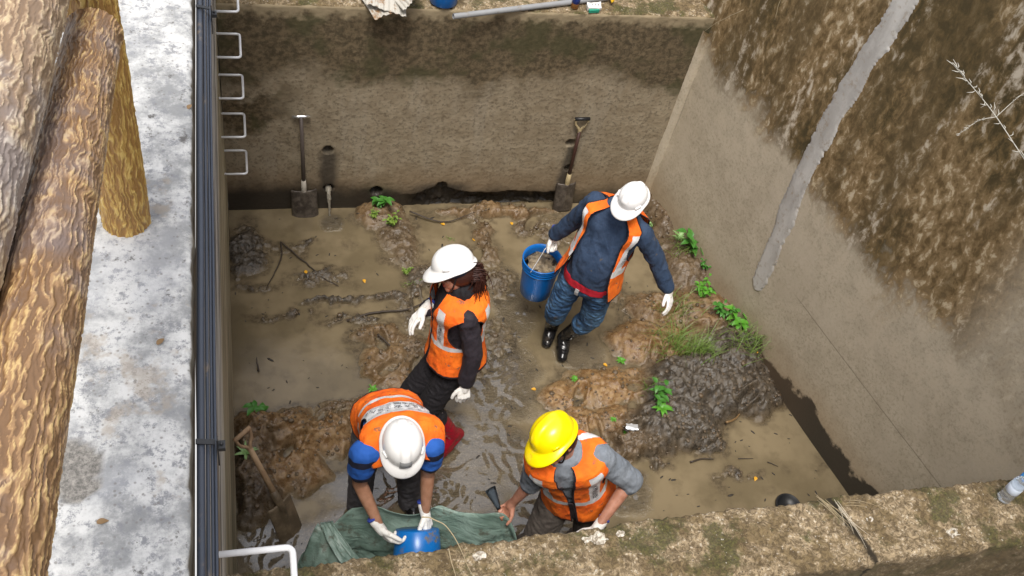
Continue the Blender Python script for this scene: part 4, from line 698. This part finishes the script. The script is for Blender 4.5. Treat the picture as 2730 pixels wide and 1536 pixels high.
class Person:
    def __init__(s,label,j,skin,build=1.,belly=0.,bow=.0,hs=.86,hnd=.88,ka=1.,kb=1.,ar=1.):
        s.ka=ka; s.kb=kb; s.ar=ar; s.hs=hs; s.hnd=hnd; s.j={k:V(v) for k,v in j.items()}; s.b=build; s.belly=belly; s.label=label; s.skin=skin; j=s.j
        s.L=(j['N']-j['P']).length; s.U=(j['N']-j['P']).normalized(); s.bow=bow
        lt=(j['lhip']-j['rhip']).normalized(); lb=(j['ls']-j['rs']).normalized(); s.lat0=lt; s.lat1=lb
        H=j['face'].normalized(); up=j['hup']; s.HF=H; s.HL=up.cross(H).normalized(); s.HU=H.cross(s.HL).normalized(); s.j['H']=j['HT']-s.HU*.088*hs
    def hp(s,f,l,u): k=s.hs; return s.j['H']+s.HF*f*k+s.HL*l*k+s.HU*u*k
    def fr(s,t):
        L=s.lat0.lerp(s.lat1,min(max(t,0),1)); U=s.U; L=(L-U*L.dot(U)).normalized(); F=L.cross(U).normalized()
        c=s.j['P'].lerp(s.j['N'],t) if 0<=t<=1 else s.j['P']+(s.j['N']-s.j['P'])*t
        c=c-F*s.bow*math.sin(PI*min(max(t,0),1)); return c,L,F,U
    def dims(s,t):
        a=np.interp(t,[p[0] for p in PROF],[p[1] for p in PROF]); b=np.interp(t,[p[0] for p in PROF],[p[2] for p in PROF]); k=s.b*(1-.0*t); return float(a)*k*s.ka,float(b)*k*s.kb
    def surf(s,th,t,off=0.,frontpush=0.):
        c,L,F,U=s.fr(t); a,b=s.dims(t); e=.85
        cs,sn=math.cos(th),math.sin(th); x=math.copysign(abs(sn)**e,sn)*(a+off); y=math.copysign(abs(cs)**e,cs)*(b+off)
        if cs>0: y+=s.belly*cs*math.exp(-((t-.28)/.28)**2)+frontpush*cs
        n=(L*sn/(a)+F*cs/(b)).normalized(); return c+L*x+F*y,n
    def torso(s,bm,off,t0=-.2,t1=1.02):
        ringsurf(bm,[[s.surf(2*PI*k/28,t,off)[0] for k in range(28)] for t in np.linspace(t0,t1,18)])
    def arms(s,bm,off,upto=1.,side='rl',r=(.046,.039,.037,.025)):
        for q in side:
            S,E,W=s.j[q+'s'],s.j[q+'e'],s.j[q+'w']; k=s.b*s.ar; cap(bm,S,r[0]*k+off,S.lerp(E,min(1,upto)),(r[0]+(r[1]-r[0])*min(1,upto))*k+off)
            mid=s.fr(.86)[0]; cap(bm,mid.lerp(S,.3),.040*k+off,S,r[0]*k+off)
            if upto>1: u=upto-1; Mf=E.lerp(W,.3); cap(bm,E,r[1]*k*.97+off,Mf if u>.3 else E.lerp(W,u),r[2]*k+off); 
            if upto>1.3: cap(bm,Mf,r[2]*k+off,E.lerp(W,upto-1),(r[2]+(r[3]-r[2])*((upto-1.3)/.7))*k+off)
    def legs(s,bm,off,upto=1.,r=(.070,.049,.045,.032)):
        for q in 'rl':
            Hh,K,A=s.j[q+'hip'],s.j[q+'k'],s.j[q+'a']; k=s.b; cap(bm,Hh,r[0]*k+off,K,r[1]*k+off,18)
            Mf=K.lerp(A,.35); cap(bm,K,r[1]*k*.96+off,Mf,r[2]*k+off,16); cap(bm,Mf,r[2]*k+off,K.lerp(A,upto),(r[2]+(r[3]-r[2])*upto)*k+off,16)
    def head(s,bm):
        c=s.j['H'];hs=s.hs;F,L,U=s.HF*hs,s.HL*hs,s.HU*hs; P=lambda f,l,u:c+F*f+L*l+U*u
        ell(bm,P(-.012,0,.012),L*.074,F*.090,U*.098,22); ell(bm,P(.025,0,-.05),L*.058,F*.062,U*.058,16); cap(bm,P(.066,-.01,-.090),.017,P(.066,.01,-.090),.017)
        cap(bm,P(.078,0,.012),.009,P(.098,0,-.026),.0125,10); ell(bm,P(.095,0,-.030),L*.017,F*.012,U*.010,8); cap(bm,P(.072,-.03,.022),.011,P(.072,.03,.022),.011)
        for q in(-1,1): ell(bm,P(.060,.038*q,-.028),L*.022,F*.024,U*.022,10); ell(bm,P(-.010,.078*q,-.012),L*.009,F*.019,U*.030,10)
        cap(bm,P(.078,-.014,-.060),.0085,P(.078,.014,-.060),.0085,8); cap(bm,s.j['N'],.050,P(-.018,0,-.045),.044,16)
    def build_body(s,vox=.0055):
        bm=bmesh.new(); s.torso(bm,-.012,-.18,1.05); s.arms(bm,-.004,2.); s.legs(bm,-.012,1.); s.head(bm)
        for q in 'rl':
            h=s.j.get(q+'h'); 
            if h: hand(bm,s.j[q+'w'],h,s.j[q+'n'],s.j[q+'t'],curl=s.curl[q],ex=-.0012 if (q in s.gl) else .0,s=s.hnd)
            a=s.j[q+'a'];t=s.j[q+'toe']; cap(bm,a,.034,a+(t-a)*.15,.03); cap(bm,a+(t-a)*.15,.03,t-(t-a)*.18,.022)
        me=remesh(bm,'person',vox,2); s.o=link('person',me,s.skin); tagp(s.o,s.label,'person',None)
        P=s.hp
        bm=bmesh.new(); ell(bm,P(.085,0,-.056),s.HL*.021,s.HF*.006,s.HU*.0045,10); ell(bm,P(.084,0,-.066),s.HL*.017,s.HF*.0065,s.HU*.005,10); bmo('lips',bm,M_lip,s.o)
        for q in(-1,1):
            bm=bmesh.new(); ell(bm,P(.0765,.030*q,.0),s.HL*.013,s.HF*.006,s.HU*.0045,8); bmo('eye',bm,M_eye,s.o)
        return s.o
    def child(s,name,me,m,lab=None):
        o=link(name,me,m,s.o); 
        if lab: o['label']=lab
        return o
    def shirt(s,m,upto,off=.008,t0=-.12,amp=.006,sc=13,st=(1,1,.8),name='shirt',puff=0.,t1=1.065,r=(.048,.041,.038,.032)):
        bm=bmesh.new(); s.torso(bm,off,t0,t1); s.arms(bm,off,upto,r=r)
        return s.child(name,remesh(bm,name,.006,3,(amp,sc,st)),m)
    def trousers(s,m,upto=.9,off=.008,r=(.074,.057,.050,.044),amp=.006,top=.06):
        bm=bmesh.new(); ringsurf(bm,[[s.surf(2*PI*k/28,t,off-.004)[0] for k in range(28)] for t in np.linspace(-.2,top,8)]); s.legs(bm,off,upto,r)
        return s.child('trousers',remesh(bm,'trousers',.006,3,(amp,15,(1,1,1.6))),m)
    def glove(s,q,name='glove'):
        w,h=s.j[q+'w'],s.j[q+'h']; D=(h-w).normalized(); bm=bmesh.new(); hand(bm,w,h,s.j[q+'n'],s.j[q+'t'],curl=s.curl[q],ex=.0018,s=s.hnd); cap(bm,w-D*.045,.029,w+D*.01,.027)
        o=s.child(name,remesh(bm,name,.0034,2),M_glove); bm=bmesh.new(); x,y,z=basis(D); R=[]
        for a in range(9): al=a*2*PI/8; R.append(0)
        ringsurf(bm,[[w-D*(.064+dz)+(x*math.cos(t)+y*math.sin(t))*rr for t in [2*PI*k/20 for k in range(20)]] for dz,rr in ((-.004,.027),(.0,.0300),(.007,.0300),(.010,.027))],cap=True); bmo('cuff_edge',bm,M_cuff,o)
    def helmet(s,m,ridge=True,brim=.052,sc=1.,tilt=0.,lift=.038,emblem=False,dy=0.,strap=True,wide=1.):
        F,L,U=s.HF,s.HL,s.HU; F=(F+U*tilt).normalized(); U=F.cross(L).normalized()
        if U.dot(s.HU)<0: U=-U
        c=s.j['H']+s.HU*lift*s.hs+s.HF*dy; brim=brim*.85; a,b,h=.103*sc*wide,.122*sc,.104*sc; n=96; rings=[]
        def pt(th,ph):
            cs,sn=math.cos(th),math.sin(th); r=math.cos(ph)**.82; z=math.sin(ph)**1.0; p=c+L*(a*r*sn)+F*(b*r*cs)+U*(h*z)
            if ridge:
                x_=a*r*sn; rd=.0075*math.exp(-((abs(x_)-.0)/.024)**6)*min(1,max(0,(ph-.25)/.3)); p+=U*rd+F*(rd*.6*cs*math.cos(ph))
            return p
        for i in range(26): rings.append([pt(2*PI*k/n,PI/2*(1-(i/25))*.985) for k in range(n)])
        def br(th,f,dz):
            cs,sn=math.cos(th),math.sin(th); fr=max(0,cs)**1.6; e=.012+brim*fr; x=(a+e*f*(1 if cs<0 else 1))*sn*(1-.02*fr); y=(b+e*f)*cs; return c+L*x+F*y+U*(dz-.010*f-.020*fr*f*f)
        for f,dz in ((.25,-.0),(.6,-.002),(.9,-.003),(1.,-.005),(1.0,-.009),(.9,-.010),(.3,-.008),(-.05,-.008)): rings.append([br(2*PI*k/n,f,dz) for k in range(n)])
        for f in (0,.5,.9): rings.append([pt(2*PI*k/n,PI/2*f)*1-(pt(2*PI*k/n,PI/2*f)-c).normalized()*.005 for k in range(n)])
        bm=bmesh.new(); vs=[[bm.verts.new(p) for p in r] for r in rings]
        for i in range(len(vs)-1):
            for k in range(n): bm.faces.new((vs[i][k],vs[i+1][k],vs[i+1][(k+1)%n],vs[i][(k+1)%n]))
        bm.faces.new(vs[0]); 
        o=bmo('hard_hat',bm,m,s.o)
        for q in(-1,1):   # side slots
            bm=bmesh.new(); th=q*1.15; p=pt(th,.16); t_=(pt(th+.05,.16)-p).normalized(); nn=(p-c).normalized(); box(bm,p+nn*.002,t_*.018,U*.006,nn*.005); bmesh.ops.bevel(bm,geom=bm.edges,offset=.003,segments=2); bmo('side_slot',bm,m,o)
        if strap:
            P=s.hp
            bm=bmesh.new()
            for q in(-1,1): tube(bm,spline([P(.0,.086*q,.03),P(.018,.081*q,-.02),P(.05,.055*q,-.085),P(.058,0,-.112)],5),.0042,6)
            bmo('chin_strap',bm,M_blk,s.o)
        s.hc=(c,F,L,U,a,b,h,pt); return o
    def vest(s,gap,holes=(40,.74,.24),t0=-.06,t1=1.06,off=.022,stripe=None,flare=0.,m=M_orange,push=0.,amp=.004,hang=0.):
        nt,ns=260,170; TH=-PI+(np.arange(nt)+.5)*2*PI/nt; TS=np.linspace(t0,t1,ns); P=np.zeros((ns,nt,3)); keep=np.ones((ns,nt),bool); mat=np.zeros((ns,nt),int)
        for i,t in enumerate(TS):
            for k,th in enumerate(TH):
                g_=float(np.interp(t,[x[0] for x in gap],[x[1] for x in gap])); u=math.degrees(th); d=math.copysign(g_+abs(u)*(180-g_)/180,u); th=math.radians(d); fl=flare*max(0,(.45-t))*.07
                lip=push*math.exp(-((abs(d)-g_)/14)**2)*(1-.5*max(0,t))*(1 if t<.95 else 0)
                p,n=s.surf(th,t,off+fl+lip+(.024*ss(t,.68,.86)*(1-ss(t,.97,1.06))))
                q=p*11; p=p+n*amp*(mn.noise(V((q.x,q.y,q.z*.6)))*1.6+1.1*max(0,.35-abs(mn.noise(V((q.x*1.7+4,q.y*1.7,q.z*.8)))))*2); p=p-V((0,0,1))*(hang*max(0,1-abs(d)/80)*math.sin(PI*min(1,max(0,(t+.1)/.95)))); P[i,k]=p
                ah=((abs(d)-92)/holes[0])**2+((t-holes[1])/holes[2])**2
                if ah<1 or k==nt//2-1: keep[i,k]=False
                elif abs(u)<3. or ah<1.13 or t<t0+.02 : mat[i,k]=2
                elif stripe and stripe(d,t,p): mat[i,k]=1
        mask=keep[:-1,:]; me=gridmesh('vest',P,mask=mask,closed=True)
        mm=mat[:-1,:][mask]; me.polygons.foreach_set('material_index',mm.reshape(-1).astype(np.int32))
        o=link('vest',me,[m,M_refl,M_trim],s.o); o.data.polygons.foreach_set('material_index',mm.reshape(-1).astype(np.int32)); sd=o.modifiers.new('s','SOLIDIFY'); sd.thickness=.004; s.vo=off; s.vflare=flare; s.vpush=push; return o
    def text(s,parent,txt,d0,t0,size,vert=True,flip=1,off=.004,step=None,rot=0):
        """lettering printed on the vest: glyph outlines wrapped onto its surface at angle d0, height t0"""
        for k,chh in enumerate(txt):
            cu=bpy.data.curves.new('g','FONT'); cu.body=chh; cu.size=1; cu.align_x='CENTER'; cu.align_y='CENTER'; cu.resolution_u=2; tmp=bpy.data.objects.new('g',cu); COL.objects.link(tmp); me=evalmesh(tmp,'print'); bpy.data.objects.remove(tmp)
            st=(step or size*1.12); cd,ct=(d0,t0-k*st/s.L) if vert else (d0+flip*math.degrees(k*st/.15),t0)
            a,b=s.dims(ct)
            for v in me.vertices:
                x,y=v.co.x*size,v.co.y*size
                if rot: x,y=x*math.cos(rot)-y*math.sin(rot),x*math.sin(rot)+y*math.cos(rot)
                dd=math.radians(cd)+flip*x/(.6*a+.4*b+.02); tt=ct+y/s.L; fl=s.vflare*max(0,(.45-tt))*.07
                p,n=s.surf(dd,tt,s.vo+fl+.024*float(ss(tt,.68,.86)*(1-ss(tt,.97,1.06)))); q=p*11; p=p+n*.004*(mn.noise(V((q.x,q.y,q.z*.6)))*1.6+1.1*max(0,.35-abs(mn.noise(V((q.x*1.7+4,q.y*1.7,q.z*.8)))))*2); v.co=p+n*off
            o=link('printed_character',me,M_ink,parent,False)
def boot(p,q,m,top,shaft=(.052,.050),sole=.0,soft=3):
    K,A,T=p.j[q+'k'],p.j[q+'a'],p.j[q+'toe']; bm=bmesh.new(); tp=A.lerp(K,top); cap(bm,tp,shaft[0],A,.044,18)
    d=(T-A); d.z=d.z; heel=A-V((d.x,d.y,0)).normalized()*.030+V((0,0,-.045)) if 'heel'+q not in p.j else p.j['heel'+q]
    cap(bm,A,.045,heel,.038,16); cap(bm,heel,.037,heel.lerp(T,.55)+V((0,0,.004)),.040,16); cap(bm,heel.lerp(T,.5),.042,T,.033,16); cap(bm,A+d*.1,.043,T.lerp(A,.35),.040,16)
    o=p.child('boot',remesh(bm,'boot',.0055,3,(.0025,18,(1,1,2))),m); return o,tp
# ---- worker A: dark blue pullover, jeans, carries the bucket
J=dict(P=(1.975,3.615,.83),N=(2.040,3.660,1.355),rs=(1.925,3.760,1.315),ls=(2.160,3.555,1.280),rhip=(1.905,3.665,.80),lhip=(2.035,3.555,.79),HT=(2.022,3.552,1.590),face=(-.66,-.48,-.32),hup=(.1,.05,1),
 re=(1.878,3.840,1.081),rw=(1.801,3.907,.864),rh=(1.790,3.902,.775),rn=(.72,-.69,0),rt=(-.5,-.6,.0),le=(2.307,3.520,1.063),lw=(2.419,3.444,.864),lh=(2.427,3.369,.813),ln=(-.7,.2,-.6),lt=(-.5,-.6,.2),
 rk=(1.868,3.678,.43),ra=(1.925,3.785,.10),rtoe=(1.885,3.695,.035),lk=(2.078,3.600,.43),la=(1.992,3.690,.10),ltoe=(1.965,3.575,.035))
A_=Person('person in jeans, blue pullover, open orange vest and white helmet, carrying a blue bucket',J,SK1,build=1.0,belly=.045,hs=.80); A_.curl=dict(r=1.25,l=.4); A_.gl='rl'
A_.build_body(); M_navy=cloth('dark_blue_pullover',(.020,.042,.088),(.032,.058,.112),fold=1.,mud=.06); M_red=cloth('red_undershirt',(.62,.012,.035)); 
g=G('blue_jeans'); n=g.noise(7,4); f=g.noise(120,3,.7); M_jean=g.out(g.mix(g.ss(n,.42,.66),g.mix(f,(.012,.045,.115),(.03,.085,.18)),(.09,.20,.36)) if 0 else g.mix(g.m('MULTIPLY',g.ss(g.m('ADD',g.noise(16,5,.75),g.m('MULTIPLY',g.xyz()[2],-.22)),.48,.58),.8),g.mix(g.ss(n,.42,.66),g.mix(f,(.012,.045,.115),(.03,.085,.18)),(.09,.20,.36)),(.10,.08,.05)),.8,g.bump(g.noise(13,4,.6,g.map((1,1,1.8))),.8,.03)); M_boot=plain('black_rubber',(.012,.012,.013),.22,var=.3,dirt=(.06,.05,.04),dirtamt=.55)
A_.shirt(M_navy,1.86,off=.012,t0=.03,amp=.006,sc=11,name='pullover'); bm=bmesh.new(); ringsurf(bm,[[A_.surf(2*PI*k/28,t,.013)[0] for k in range(28)] for t in (-.09,-.05,.0,.05)]); A_.child('red_hem',remesh(bm,'red_hem',.006,2,(.003,12,(1,1,.5))),M_red)
A_.trousers(M_jean,.32,.010,r=(.078,.062,.057,.052),amp=.007)
bm=bmesh.new(); bs=[A_.surf(-.05,t,.024+.004*i)[0] for i,t in enumerate((-.05,-.1,-.15))]; _,L_,F_,U_=A_.fr(0)
for i in range(2): c=(bs[i]+bs[i+1])/2; box(bm,c,L_*.012,(bs[i]-bs[i+1])/2,F_*.002)
bmo('belt_end',bm,M_gray,A_.o,False)
for q in 'rl': boot(A_,q,M_boot,.78,(.056,.05))
for q in 'rl': A_.glove(q)
A_.helmet(M_hatw,tilt=-.05,sc=.73,lift=.056)
vA=A_.vest([(-.1,52),(.2,43),(.5,36),(.8,26),(1.,30)],(40,.77,.27),t0=-.03,off=.026,flare=1.,push=.02,stripe=lambda d,t,p:(43+ (t-.5)*-10<abs(d)<64+(t-.5)*-10 and .40<t<.93) or (.33<t<.41 and abs(d)<84) if t>.0 else False)
A_.text(vA,'大漢志',58,.66,.032,True); A_.text(vA,'工地',-58,.70,.032,True)
# ---- worker B: woman, dark jacket, red boots
J=dict(P=(1.085,3.140,.780),N=(1.048,3.175,1.300),rs=(1.060,3.325,1.255),ls=(1.070,3.030,1.250),rhip=(1.07,3.205,.75),lhip=(1.080,3.075,.75),HT=(.985,3.218,1.495),face=(-.95,-.08,-.26),hup=(-.15,.42,.9),
 re=(1.045,3.355,1.02),rw=(.885,3.215,1.085),rh=(.815,3.170,1.040),rn=(0,0,-1),rt=(-.3,-1,0),le=(1.122,2.965,1.005),lw=(1.100,2.915,.790),lh=(1.094,2.870,.715),ln=(0,1,.0),lt=(-1,0,0),
 rk=(.875,3.150,.40),ra=(.86,3.11,.08),rtoe=(.74,3.09,.035),lk=(.955,3.025,.41),la=(1.120,2.990,.165),ltoe=(1.035,2.915,.040),heell=(1.165,3.01,.125))
B_=Person('person with brown hair, white helmet, orange vest over dark jacket and dark red boots',J,SK2,build=.93,ka=.88,kb=1.18); B_.curl=dict(r=.35,l=.75); B_.gl='rl'
B_.build_body(); M_jack=cloth('black_purple_jacket',(.016,.012,.018),(.026,.02,.028),fold=1.); M_blt=cloth('black_trousers',(.010,.008,.011)); M_rboot=plain('dark_red_rubber',(.30,.008,.022),.22,var=.3,sc=10); M_whitetrim=plain('pale_trim',(.7,.6,.58),.5)
B_.shirt(M_jack,1.86,off=.012,t0=-.1,amp=.006,sc=12,name='jacket'); B_.trousers(M_blt,.35,.006,r=(.084,.068,.060,.05))
for q in 'rl':
    o,tp=boot(B_,q,M_rboot,.66,(.057,.05)); K,Ak=B_.j[q+'k'],B_.j[q+'a']; dd=(K-Ak).normalized(); x,y,z=basis(dd); bm=bmesh.new(); c=tp+dd*.045
    bm2=bmesh.new(); cap(bm2,c-dd*.02,.056,tp,.054,18); bm2.free()
    ringsurf(bm,[[c+(x*math.cos(t)+y*math.sin(t))*.061+V((0,0,0))+dd*.006*math.sin(a*PI/3)+(x*math.cos(t)+y*math.sin(t))*.004*math.cos(a*PI/3) for t in [2*PI*k/28 for k in range(28)]] for a in range(6)],cap=False,close=True); bmo('boot_rim',bm,M_whitetrim,o)
for q in 'rl': B_.glove(q)
bm=bmesh.new(); P=B_.hp
cap(bm,P(.01,0,-.13),.046,P(-.01,0,-.135),.062); cap(bm,P(.045,0,-.12),.028,P(.03,0,-.14),.036); B_.child('neck_scarf',remesh(bm,'scarf',.005,2,(.005,20,(1,1,1))),M_blt)
rh=random.Random(5); bm=bmesh.new(); ell(bm,P(-.03,0,.0),B_.HL*.080,B_.HF*.083,B_.HU*.085,20)
B_.child('hair_cap',remesh(bm,'hair_cap',.006,1),M_hairb); bm=bmesh.new()
for k in range(520):
    l0=rh.uniform(-.06,.07); b=P(-.085+rh.gauss(0,.012),l0,-.02+rh.gauss(0,.02)); w=V((rh.gauss(0,.018),rh.gauss(0,.018),0)); L1=rh.uniform(.10,.24); 
    q=[b,b-B_.HF*(.03+abs(rh.gauss(0,.018)))+V((0,0,-.02))+w*.4,b-B_.HF*.045+V((0,0,-L1*.55))+w,b-B_.HF*(.035+rh.gauss(0,.014))+V((0,0,-L1))+w*1.8]; tube(bm,spline(q,4),[.0024]*8+[.0018]*3+[.001]*2,4)
for k in range(40):
    q_=rh.choice((-1,1)); b=P(.03+rh.gauss(0,.02),.074*q_,.02); tube(bm,spline([b,b+V((rh.gauss(0,.006),0,-.04)),b-B_.HF*.05+V((0,0,-.06+rh.gauss(0,.01)))],4),.002,4)
bmo('hair',bm,M_hairb,B_.o)
bm=bmesh.new(); c,L_,F_,U_=B_.j['H'],B_.HL,B_.HF,B_.HU; ringsurf(bm,[[c+U_*u*.86+L_*r*.086*math.sin(t)+F_*r*.103*math.cos(t) for t in [2*PI*k/40 for k in range(40)]] for u,r in ((.045,1.),(.02,1.0),(.008,.97),(.01,.9),(.045,.9))],cap=False); bmo('navy_hat_liner',bm,cloth('navy_liner',(.01,.02,.05)),B_.o)
B_.helmet(M_hatw,tilt=-.02,sc=.90,ridge=False,lift=.058,brim=.055)
def strB(d,t,p):
    a=abs(d)
    if .36<t<.425: return True
    if t>=.42 and t<.95 and (26<a<46 or 132<a<152): return True
    return False
vB=B_.vest([(-.1,.6),(.55,.8),(.75,8),(.9,16),(1.,24)],(36,.66,.24),t0=.0,off=.028,flare=.9,stripe=strB)
B_.text(vB,'大漢志工地',36,.72,.030,True,step=.028)
bm=bmesh.new(); 
# ---- worker C: bending, blue striped T-shirt
J=dict(P=(.655,2.730,.840),N=(.680,2.385,1.095),rs=(.485,2.40,1.06),ls=(.812,2.41,1.06),rhip=(.572,2.735,.83),lhip=(.738,2.735,.83),HT=(.660,2.362,1.195),face=(.02,-.82,-.58),hup=(0,-.8,.6),
 re=(.480,2.375,.816),rw=(.577,2.215,.630),rh=(.632,2.160,.570),rn=(.5,.3,-.3),rt=(.6,-.75,0),le=(.822,2.400,.816),lw=(.818,2.290,.590),lh=(.834,2.225,.525),ln=(-.7,-.3,-.3),lt=(-.5,-.8,.2),
 rk=(.545,2.67,.43),ra=(.545,2.64,.05),rtoe=(.52,2.52,.03),lk=(.80,2.66,.43),la=(.835,2.64,.05),ltoe=(.85,2.52,.03))
C_=Person('person bending down in white helmet, orange vest and blue striped T-shirt, holding the upturned bucket',J,SK1,build=1.0,bow=.03,hnd=1.0,ar=1.06); C_.curl=dict(r=.7,l=.85); C_.gl='rl'
C_.build_body(); g=G('blue_black_striped_shirt'); x,y,z=g.xyz(); w_=g.m('SINE',g.m('MULTIPLY',g.m('ADD',z,g.m('MULTIPLY',y,.35)),48.)); M_ts=g.out(g.mix(g.ss(w_,.35,.5),(.015,.10,.42),(.008,.010,.03)),.85,g.bump(g.noise(14,4),.5,.02)); M_gtr=cloth('grey_trousers',(.075,.07,.082),(.10,.095,.105),fold=.8)
C_.shirt(M_ts,.52,off=.012,t0=-.05,amp=.005,r=(.050,.050,.05,.04),name='striped_shirt'); C_.trousers(M_gtr,1.,.010,r=(.078,.064,.058,.056))
for q in 'rl': boot(C_,q,M_boot,.3,(.05,.048)); C_.glove(q)
C_.helmet(M_hatw,tilt=.10,sc=.93,lift=.056,strap=True,wide=1.0)
c,F,L,U,a,b,h,pt=C_.hc; bm=bmesh.new(); vs=[]
for i in range(7):
    ph=.14+.62*i/6; vs.append([bm.verts.new(pt(th,ph)+(pt(th,ph)-c).normalized()*.0095) for th in np.linspace(-.26,.26,7)/ (math.cos(ph)*.95)])
for i in range(6):
    for k in range(6): bm.faces.new((vs[i][k],vs[i][k+1],vs[i+1][k+1],vs[i+1][k]))
bmo('worn_front_label',bm,M_gray,C_.o)['label']='scraped grey rectangle on the front of the helmet'
def strC(d,t,p):
    a=abs(d)
    if a>108 and .50<t<.80: return True
    if a>105 and .28<t<.34: return True
    if a<95 and .30<t<.38: return True
    return 30<a<55 and .38<t<.88
vC=C_.vest([(-.1,4),(.5,8),(.8,26),(1.,50)],(33,.70,.20),t0=.0,off=.026,flare=.6,hang=.11,stripe=strC)
C_.text(vC,'一二工地漢志區大安',212,.425,.024,False,-1,step=.026,rot=PI) if 0 else None
for row,(tt,tx) in enumerate(((.57,'大漢工地志區三二一工中'),(.64,'志區大安工地人'),(.71,'中三二工地'))):
    n_=len(tx); stp=.027+.004*row
    C_.text(vC,tx,180-(n_-1)/2*math.degrees(stp/.15)*1.0,tt,.026,False,1,step=stp)
# ---- worker D: yellow hat, grey sweatshirt
J=dict(P=(1.581,2.245,.790),N=(1.395,2.195,1.265),rs=(1.300,2.235,1.185),ls=(1.560,2.165,1.265),rhip=(1.505,2.275,.77),lhip=(1.655,2.225,.77),HT=(1.288,2.215,1.455),face=(-.72,-.50,-.30),hup=(-.35,.30,.85),
 re=(1.312,2.245,.920),rw=(1.253,2.252,.685),rh=(1.222,2.244,.60),rn=(-.8,-.5,.1),rt=(.3,-.9,-.1),le=(1.752,2.119,1.085),lw=(1.575,1.960,.915),lh=(1.505,1.90,.87),ln=(0,0,-1),lt=(-.6,.7,0),
 rk=(1.405,2.14,.40),ra=(1.40,2.28,.05),rtoe=(1.36,2.15,.03),lk=(1.70,2.12,.40),la=(1.76,2.30,.05),ltoe=(1.76,2.17,.03))
D_=Person('person in yellow helmet, glasses, orange vest and rolled grey sleeves gripping the tarpaulin',J,SK2,build=1.0,bow=.0,belly=.0,hnd=.95,ka=.93,ar=1.0,hs=.90); D_.curl=dict(r=1.35,l=.8); D_.gl='l'
D_.build_body(.0045); M_gsw=cloth('grey_sweatshirt',(.175,.20,.235),(.215,.24,.275),fold=1.); M_dtr=cloth('brown_grey_trousers',(.055,.045,.038),(.075,.062,.052),fold=.8)
D_.shirt(M_gsw,1.05,off=.016,t0=-.1,amp=.007,sc=12,name='sweatshirt',r=(.048,.043,.040,.04)); D_.trousers(M_dtr,1.,.012,r=(.080,.068,.062,.056)); D_.glove('l')
for q in 'rl': boot(D_,q,M_boot,.3,(.05,.048))
P=D_.hp
bm=bmesh.new()
for q in(-1,1):
    tube(bm,[P(.095+.012*math.cos(t)*.0,.032*q+.024*math.cos(t),.0+.017*math.sin(t)) for t in np.linspace(0,2*PI,17)],.0022,6); tube(bm,[P(.093,.056*q,.004),P(.05,.078*q,.006),P(-.01,.082*q,.0)],.0024,6)
tube(bm,[P(.097,-.01,.003),P(.1,0,.005),P(.097,.01,.003)],.002,6); bmo('glasses',bm,M_white,D_.o)
bm=bmesh.new(); ell(bm,P(-.02,0,.0),D_.HL*.079,D_.HF*.090,D_.HU*.088,20); D_.child('hair',remesh(bm,'hair',.006,1,(.002,60,(1,1,1))),M_hair)
D_.helmet(M_haty,tilt=.0,sc=.93,ridge=True,brim=.052,lift=.056)
def strD(d,t,p):
    a=abs(d); return (.30<t<.38) or (30<a<56 and .38<=t<.93) or (128<a<150 and t>.38)
vD=D_.vest([(-.1,1),(.50,1.5),(.72,4.5),(.95,8),(1.035,18)],(27,.63,.19),t0=-.06,off=.028,flare=.9,stripe=strD)
D_.text(vD,'大漢區志地',43,.68,.036,True,step=.033)
bm=bmesh.new(); zz=[D_.surf(math.radians(0),t,.045)[0] for t in np.linspace(-.06,.42,8)]
for i in range(7):
    c,L_,F_,U_=D_.fr(float(np.linspace(-.06,.42,8)[i])); box(bm,(zz[i]+zz[i+1])/2,L_*.011,(zz[i+1]-zz[i])/2,F_*.003)
bmo('zip_band',bm,M_trim,D_.o,False)
# ================= CAMERA AND LIGHT
cam=bpy.data.cameras.new('camera'); co=bpy.data.objects.new('camera',cam); COL.objects.link(co); cam.sensor_width=36; cam.lens=2540/2576*36; cam.clip_start=.02; cam.clip_end=400
R=Matrix(((0.9672299,-0.0401392,0.2507092),(-0.1881048,-0.7765010,0.6013839),(0.1705369,-0.6288362,-0.7586055)))
mw=Matrix(((R[0][0],-R[0][1],-R[0][2]),(R[1][0],-R[1][1],-R[1][2]),(R[2][0],-R[2][1],-R[2][2]))).to_4x4(); mw.translation=(0,0,5.3); co.matrix_world=mw; scn.camera=co
w=bpy.data.worlds.new('World'); scn.world=w; w.use_nodes=True; nt=w.node_tree; bg=nt.nodes['Background']; sk=nt.nodes.new('ShaderNodeTexSky'); sk.sky_type='NISHITA'; sk.sun_disc=False
EL,AZ=math.radians(70),math.radians(SUN_AZ); sk.sun_elevation=EL; sk.sun_rotation=AZ; sk.dust_density=4.; sk.air_density=1.; sk.ozone_density=.6; mx=nt.nodes.new('ShaderNodeMix'); mx.data_type='RGBA'; mx.inputs[0].default_value=.6; nt.links.new(sk.outputs[0],mx.inputs[6]); mx.inputs[7].default_value=(6.6,6.5,6.5,1); nt.links.new(mx.outputs[2],bg.inputs[0]); bg.inputs[1].default_value=.125
sl=bpy.data.lights.new('sun','SUN'); sl.energy=1.9; sl.angle=math.radians(20); sl.color=(1,.96,.9); so=bpy.data.objects.new('sun',sl); COL.objects.link(so)
sd=V((math.sin(AZ)*math.cos(EL),math.cos(AZ)*math.cos(EL),math.sin(EL))); so.rotation_euler=sd.to_track_quat('Z','Y').to_euler(); so.location=sd*20
vs=scn.view_settings; vs.view_transform='Standard'; vs.look='None'; vs.exposure=EXPO; vs.gamma=1
scn.cycles.use_denoising=True
